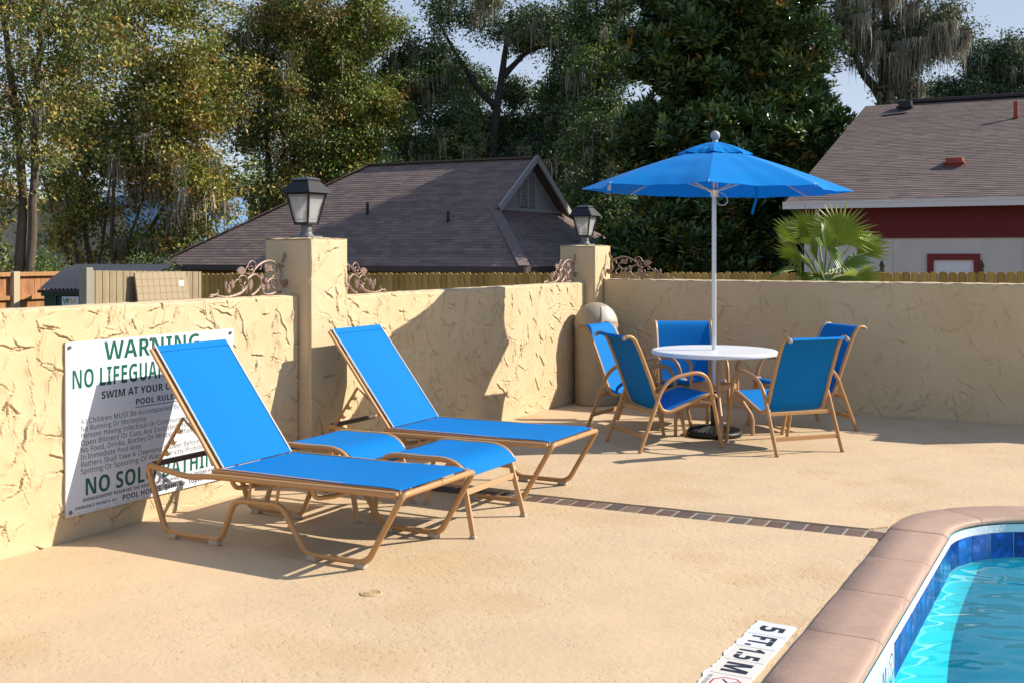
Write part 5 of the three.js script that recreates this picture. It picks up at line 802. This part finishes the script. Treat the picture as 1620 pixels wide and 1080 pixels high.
tree({ name: 'rusty_tree', label: 'slender tree with rust brown leaves left of the yellow-green tree', seed: 15, at: camAt(490, 50), bark: 1, bare: 0.15, leaf: 'small', per: 9, spread: 0.5, scale: 1.4, palette: [rust, olive, dkGreen, green], weights: [0.2, 0.3, 0.25, 0.25], moss: 40,
  trunks: [{ pts: [[0, 0, 0], [0.1, 5, 0], [0.2, 10, 0], [0.1, 14, 0]], r: 0.17 }], blobs: [[0.2, 8.6, 0, 1.4, 2.6, 1.3, 110], [0.1, 12, 0, 1.5, 1.9, 1.4, 80], [0.0, 5.0, 0, 1.5, 1.8, 1.3, 80]] });
tree({ name: 'live_oak', label: 'huge live oak with curving limbs and hanging moss behind the brown house', seed: 16, at: camAt(785, 50), bark: 1, bare: 0.3, rise: 0.3, leaf: 'oak', mat: 'oak', per: 10, spread: 0.62, scale: 1.35, palette: [dkGreen, greyG, green, olive], weights: [0.34, 0.32, 0.24, 0.10], moss: 1300, mossScale: 1.1,
  trunks: [{ pts: [[0.1, 0, 0], [0.2, 3.5, 0], [-0.2, 7.0, 0], [0.15, 10, 0], [0.7, 13.5, 0]], r: 0.36 }, { pts: [[0.05, 9.2, 0], [-0.7, 9.9, 0.3], [-1.5, 11.2, 0.4], [-2.6, 13, 0]], r: 0.17 }, { pts: [[-0.1, 6.4, 0], [0.9, 7.6, 0.2], [2.6, 8.2, 0.3], [4.0, 9.6, 0.2]], r: 0.2 }, { pts: [[0.3, 10.6, 0], [1.6, 11.8, 0.2], [3.2, 12.0, 0]], r: 0.15 }],
  blobs: [[-2.4, 7.6, 0, 2.0, 1.4, 1.8, 110], [-3.4, 10.6, 0, 1.7, 1.6, 1.6, 100], [-0.6, 6.2, 1.2, 2.2, 1.6, 1.6, 130], [2.4, 6.4, 0.8, 2.4, 1.6, 1.8, 150], [3.8, 8.6, 0.2, 1.5, 1.1, 1.4, 70], [2.0, 12.6, 0, 2.4, 0.9, 2, 60], [-1.2, 13.4, 0, 2.6, 0.9, 2, 40], [4.2, 11.6, 0.2, 1.6, 1.5, 1.5, 70], [-2.6, 4.6, 0.8, 2.0, 1.3, 1.4, 90], [1.0, 4.4, 0.8, 2.4, 1.1, 1.4, 90], [4.6, 5.2, 0.6, 1.6, 1.6, 1.4, 80], [-1.7, 8.8, 1.5, 1.0, 0.8, 1, 30], [-0.7, 8.0, 1.8, 1.5, 1.2, 1.1, 70], [1.5, 8.4, 1.8, 1.5, 1.1, 1.1, 70], [0.4, 10.2, 2.2, 1.0, 0.5, 0.8, 16], [3.0, 10.2, 1.2, 0.9, 0.6, 0.9, 18]] });
tree({ name: 'shade_tree', label: 'mid green tree with hanging moss between the live oak and the magnolia', seed: 17, at: camAt(940, 41), bark: 1, bare: 0.15, leaf: 'small', mat: 'soft', per: 10, spread: 0.5, scale: 1.35, palette: [dkGreen, green, lime, greyG], weights: [0.34, 0.32, 0.14, 0.2], moss: 120,
  trunks: [{ pts: [[0.2, 0, 0], [0.1, 4, 0], [0.2, 8, 0], [0.1, 12, 0]], r: 0.2 }], blobs: [[0.1, 4.2, 0, 1.4, 1.6, 1.4, 90], [0.3, 7.0, 0, 1.5, 1.5, 1.4, 90], [0.0, 9.8, 0, 1.4, 1.6, 1.4, 70], [0.3, 12, 0, 1.5, 1, 1.4, 40]] });
tree({ name: 'magnolia_tree', label: 'dense glossy dark green magnolia between the two roofs', seed: 18, at: camAt(1142, 33), bark: 1, bare: 0.06, rise: 0.2, leaf: 'mag', mat: 'mag', per: 14, spread: 0.5, scale: 1.05, palette: [[0.042, 0.092, 0.028], [0.070, 0.135, 0.034], [0.14, 0.19, 0.04], [0.38, 0.22, 0.035]], weights: [0.36, 0.34, 0.26, 0.04],
  trunks: [{ pts: [[0, 0, 0], [0.1, 3, 0], [0, 7, 0], [0.1, 10.5, 0]], r: 0.26 }], blobs: [[0.0, 3.0, 0, 3.4, 2.2, 2.9, 350], [0.1, 6.0, 0, 3.5, 2.2, 3.0, 400], [0.2, 9.0, 0, 3.1, 2.2, 2.8, 330], [0.1, 10.2, 0, 2.6, 1.0, 2.3, 110], [-2.2, 2.2, -0.6, 1.2, 1.3, 1.2, 70], [2.2, 5.2, -0.6, 1.2, 1.6, 1.2, 80]] });
tree({ name: 'mossy_oak', label: 'leaning oak draped in thick grey moss behind the cream building', seed: 19, at: camAt(1392, 45), bark: 1, bare: 0.5, rise: 0.3, leaf: 'oak', mat: 'oak', per: 6, spread: 0.7, scale: 1.15, palette: [greyG, dkGreen, olive], weights: [0.5, 0.3, 0.2], moss: 900, mossScale: 1.2,
  trunks: [{ pts: [[-0.4, 0, 0], [-0.2, 5, 0], [0.05, 7.6, 0], [0.2, 10, 0], [0.3, 13, 0]], r: 0.5 }, { pts: [[0.1, 9.0, 0], [-0.8, 10.2, 0], [-1.6, 12.5, 0]], r: 0.2 }, { pts: [[0.2, 9.4, 0], [1.3, 10.6, 0.2], [2.8, 11.6, 0.2]], r: 0.2 }],
  blobs: [[-1.4, 11.6, 0, 1.4, 1.2, 1.4, 50], [0.8, 11.2, 0, 1.6, 1.3, 1.4, 80], [2.4, 11.8, 0, 1.1, 1.1, 1.4, 50], [0.9, 9.2, 0, 0.8, 1.2, 0.9, 34], [0.9, 7.8, 0, 0.5, 1.0, 0.7, 18], [0, 13.4, 0, 2.6, 1, 2, 50]] });
tree({ name: 'far_oak', label: 'broad grey-green oak beyond the ridge of the cream building', seed: 20, at: camAt(1575, 54), bark: 1, bare: 0.3, rise: 0.3, leaf: 'oak', mat: 'oak', per: 11, spread: 0.62, scale: 1.4, palette: [greyG, dkGreen, green], weights: [0.5, 0.34, 0.16], moss: 260, mossScale: 1.2,
  trunks: [{ pts: [[0, 0, 0], [0.2, 5, 0], [0, 9, 0], [0.3, 12, 0]], r: 0.35 }], blobs: [[-1.4, 9.8, 0, 2.0, 1.4, 2, 120], [1.2, 10.2, 0, 2.2, 1.6, 2, 120], [0.2, 12.0, 0, 1.8, 1.0, 1.8, 70], [-3.4, 8.6, 0.4, 1.5, 0.9, 1.4, 60], [2.4, 8, 0, 2, 1.4, 2, 60]] });
tree({ name: 'far_oak', label: 'dim grey-green tree glimpsed between the magnolia and the mossy oak', seed: 21, at: camAt(1330, 58), bark: 1, bare: 0.2, leaf: 'oak', mat: 'oak', per: 10, spread: 0.8, scale: 1.2, palette: [greyG, dkGreen, olive], weights: [0.5, 0.4, 0.1], moss: 60, trunks: [{ pts: [[0, 0, 0], [0.2, 4, 0], [0, 8, 0]], r: 0.2 }], blobs: [[0.6, 6.4, 0, 1.8, 1.4, 1.6, 90], [1.6, 7.6, 0, 1.2, 1.0, 1.2, 40], [-0.8, 5.2, 0, 1.6, 1.6, 1.4, 60]] });
tree({ name: 'far_oak', label: 'dark leafy tree filling the view behind the limbs of the live oak', seed: 22, at: camAt(835, 63), bark: 1, bare: 0.2, leaf: 'oak', mat: 'oak', per: 9, spread: 0.7, scale: 1.5, palette: [dkGreen, green, greyG], weights: [0.4, 0.35, 0.25], moss: 200, mossScale: 1.3, trunks: [{ pts: [[0, 0, 0], [0.2, 4, 0], [0, 9, 0]], r: 0.25 }], blobs: [[-2.6, 8.6, 0, 2.2, 1.6, 1.6, 100], [0.6, 8.4, 0, 2.2, 1.4, 1.6, 100], [3.0, 9.2, 0, 1.8, 1.6, 1.6, 80], [1.6, 11.4, 0, 1.2, 0.8, 1.2, 30], [-1.0, 6, 0, 3, 1.6, 1.6, 90], [-3.6, 12.0, 0, 1.4, 1.4, 1.2, 50]] });
// bushes at the foot of the trees
const bush = (label, seed, px, d, r, h, pal, w) => tree({ name: 'bush', category: 'bush', label, group: 'bushes under the trees', seed, at: camAt(px, d), bark: 1, bare: 0.1, leaf: 'small', per: 9, spread: 0.36, scale: 0.85, palette: pal, weights: w, trunks: [{ pts: [[0, 0, 0], [0.1, h * 0.4, 0], [0, h * 0.8, 0]], r: 0.04 }], blobs: [[0, h * 0.6, 0, r, h * 0.45, r, 40]] });
bush('leafy green bush at the foot of the twin-trunked tree', 31, 78, 28.5, 0.75, 2.7, [green, lime, olive], [0.5, 0.2, 0.3]);
bush('leafy bush peeping over the plywood fence at its end', 32, 5, 27, 0.8, 2.6, [green, olive], [0.6, 0.4]);
bush('dark green bush behind the dumpster lid', 33, 235, 31, 1.1, 2.6, [green, dkGreen, olive], [0.4, 0.3, 0.3]);
bush('green bush beside the left corner of the brown roof', 34, 285, 38.5, 1.2, 3.2, [green, lime, olive], [0.5, 0.2, 0.3]);
bush('dark bush between the brown roof and the lantern', 35, 370, 47, 1.5, 4.2, [dkGreen, green], [0.6, 0.4]);
bush('bare brownish shrub beside the fan palm', 36, 1205, 22, 0.55, 2.0, [[0.16, 0.12, 0.09], olive], [0.8, 0.2]);
{ // far wood that closes the view low down: nobody could count it
  const rn = rngOf(900), list = [], cols = [green, dkGreen, olive, greyG]; const G = new THREE.Group(); G.name = 'far_woodland'; G.userData.kind = 'stuff'; scene.add(G);
  for (let k = 0; k < 12000; k++) { const px = -500 + rn() * 2700, d = 66 + rn() * 26, [x, z] = camAt(px, d), top = 5 + 5.5 * Math.exp(-(((px - 690) / 330) ** 2)) + 1.4 * Math.sin(px * 0.023) + 1.2 * Math.sin(px * 0.061 + 2), y = -1 + rn() * Math.max(2, top), sc = 0.8 + rn() * 0.8; list.push({ p: V(x, y, z), s: V(sc, sc, sc), ry: rn() * 6.28, c: lin(...cols[Math.floor(rn() * 4)]).multiplyScalar(0.7 + 0.6 * rn()) }); }
  instances(G, 'foliage', SPR.big, LM.oak, list);
}
console.log('trees done');
renderer.render(scene, camera);
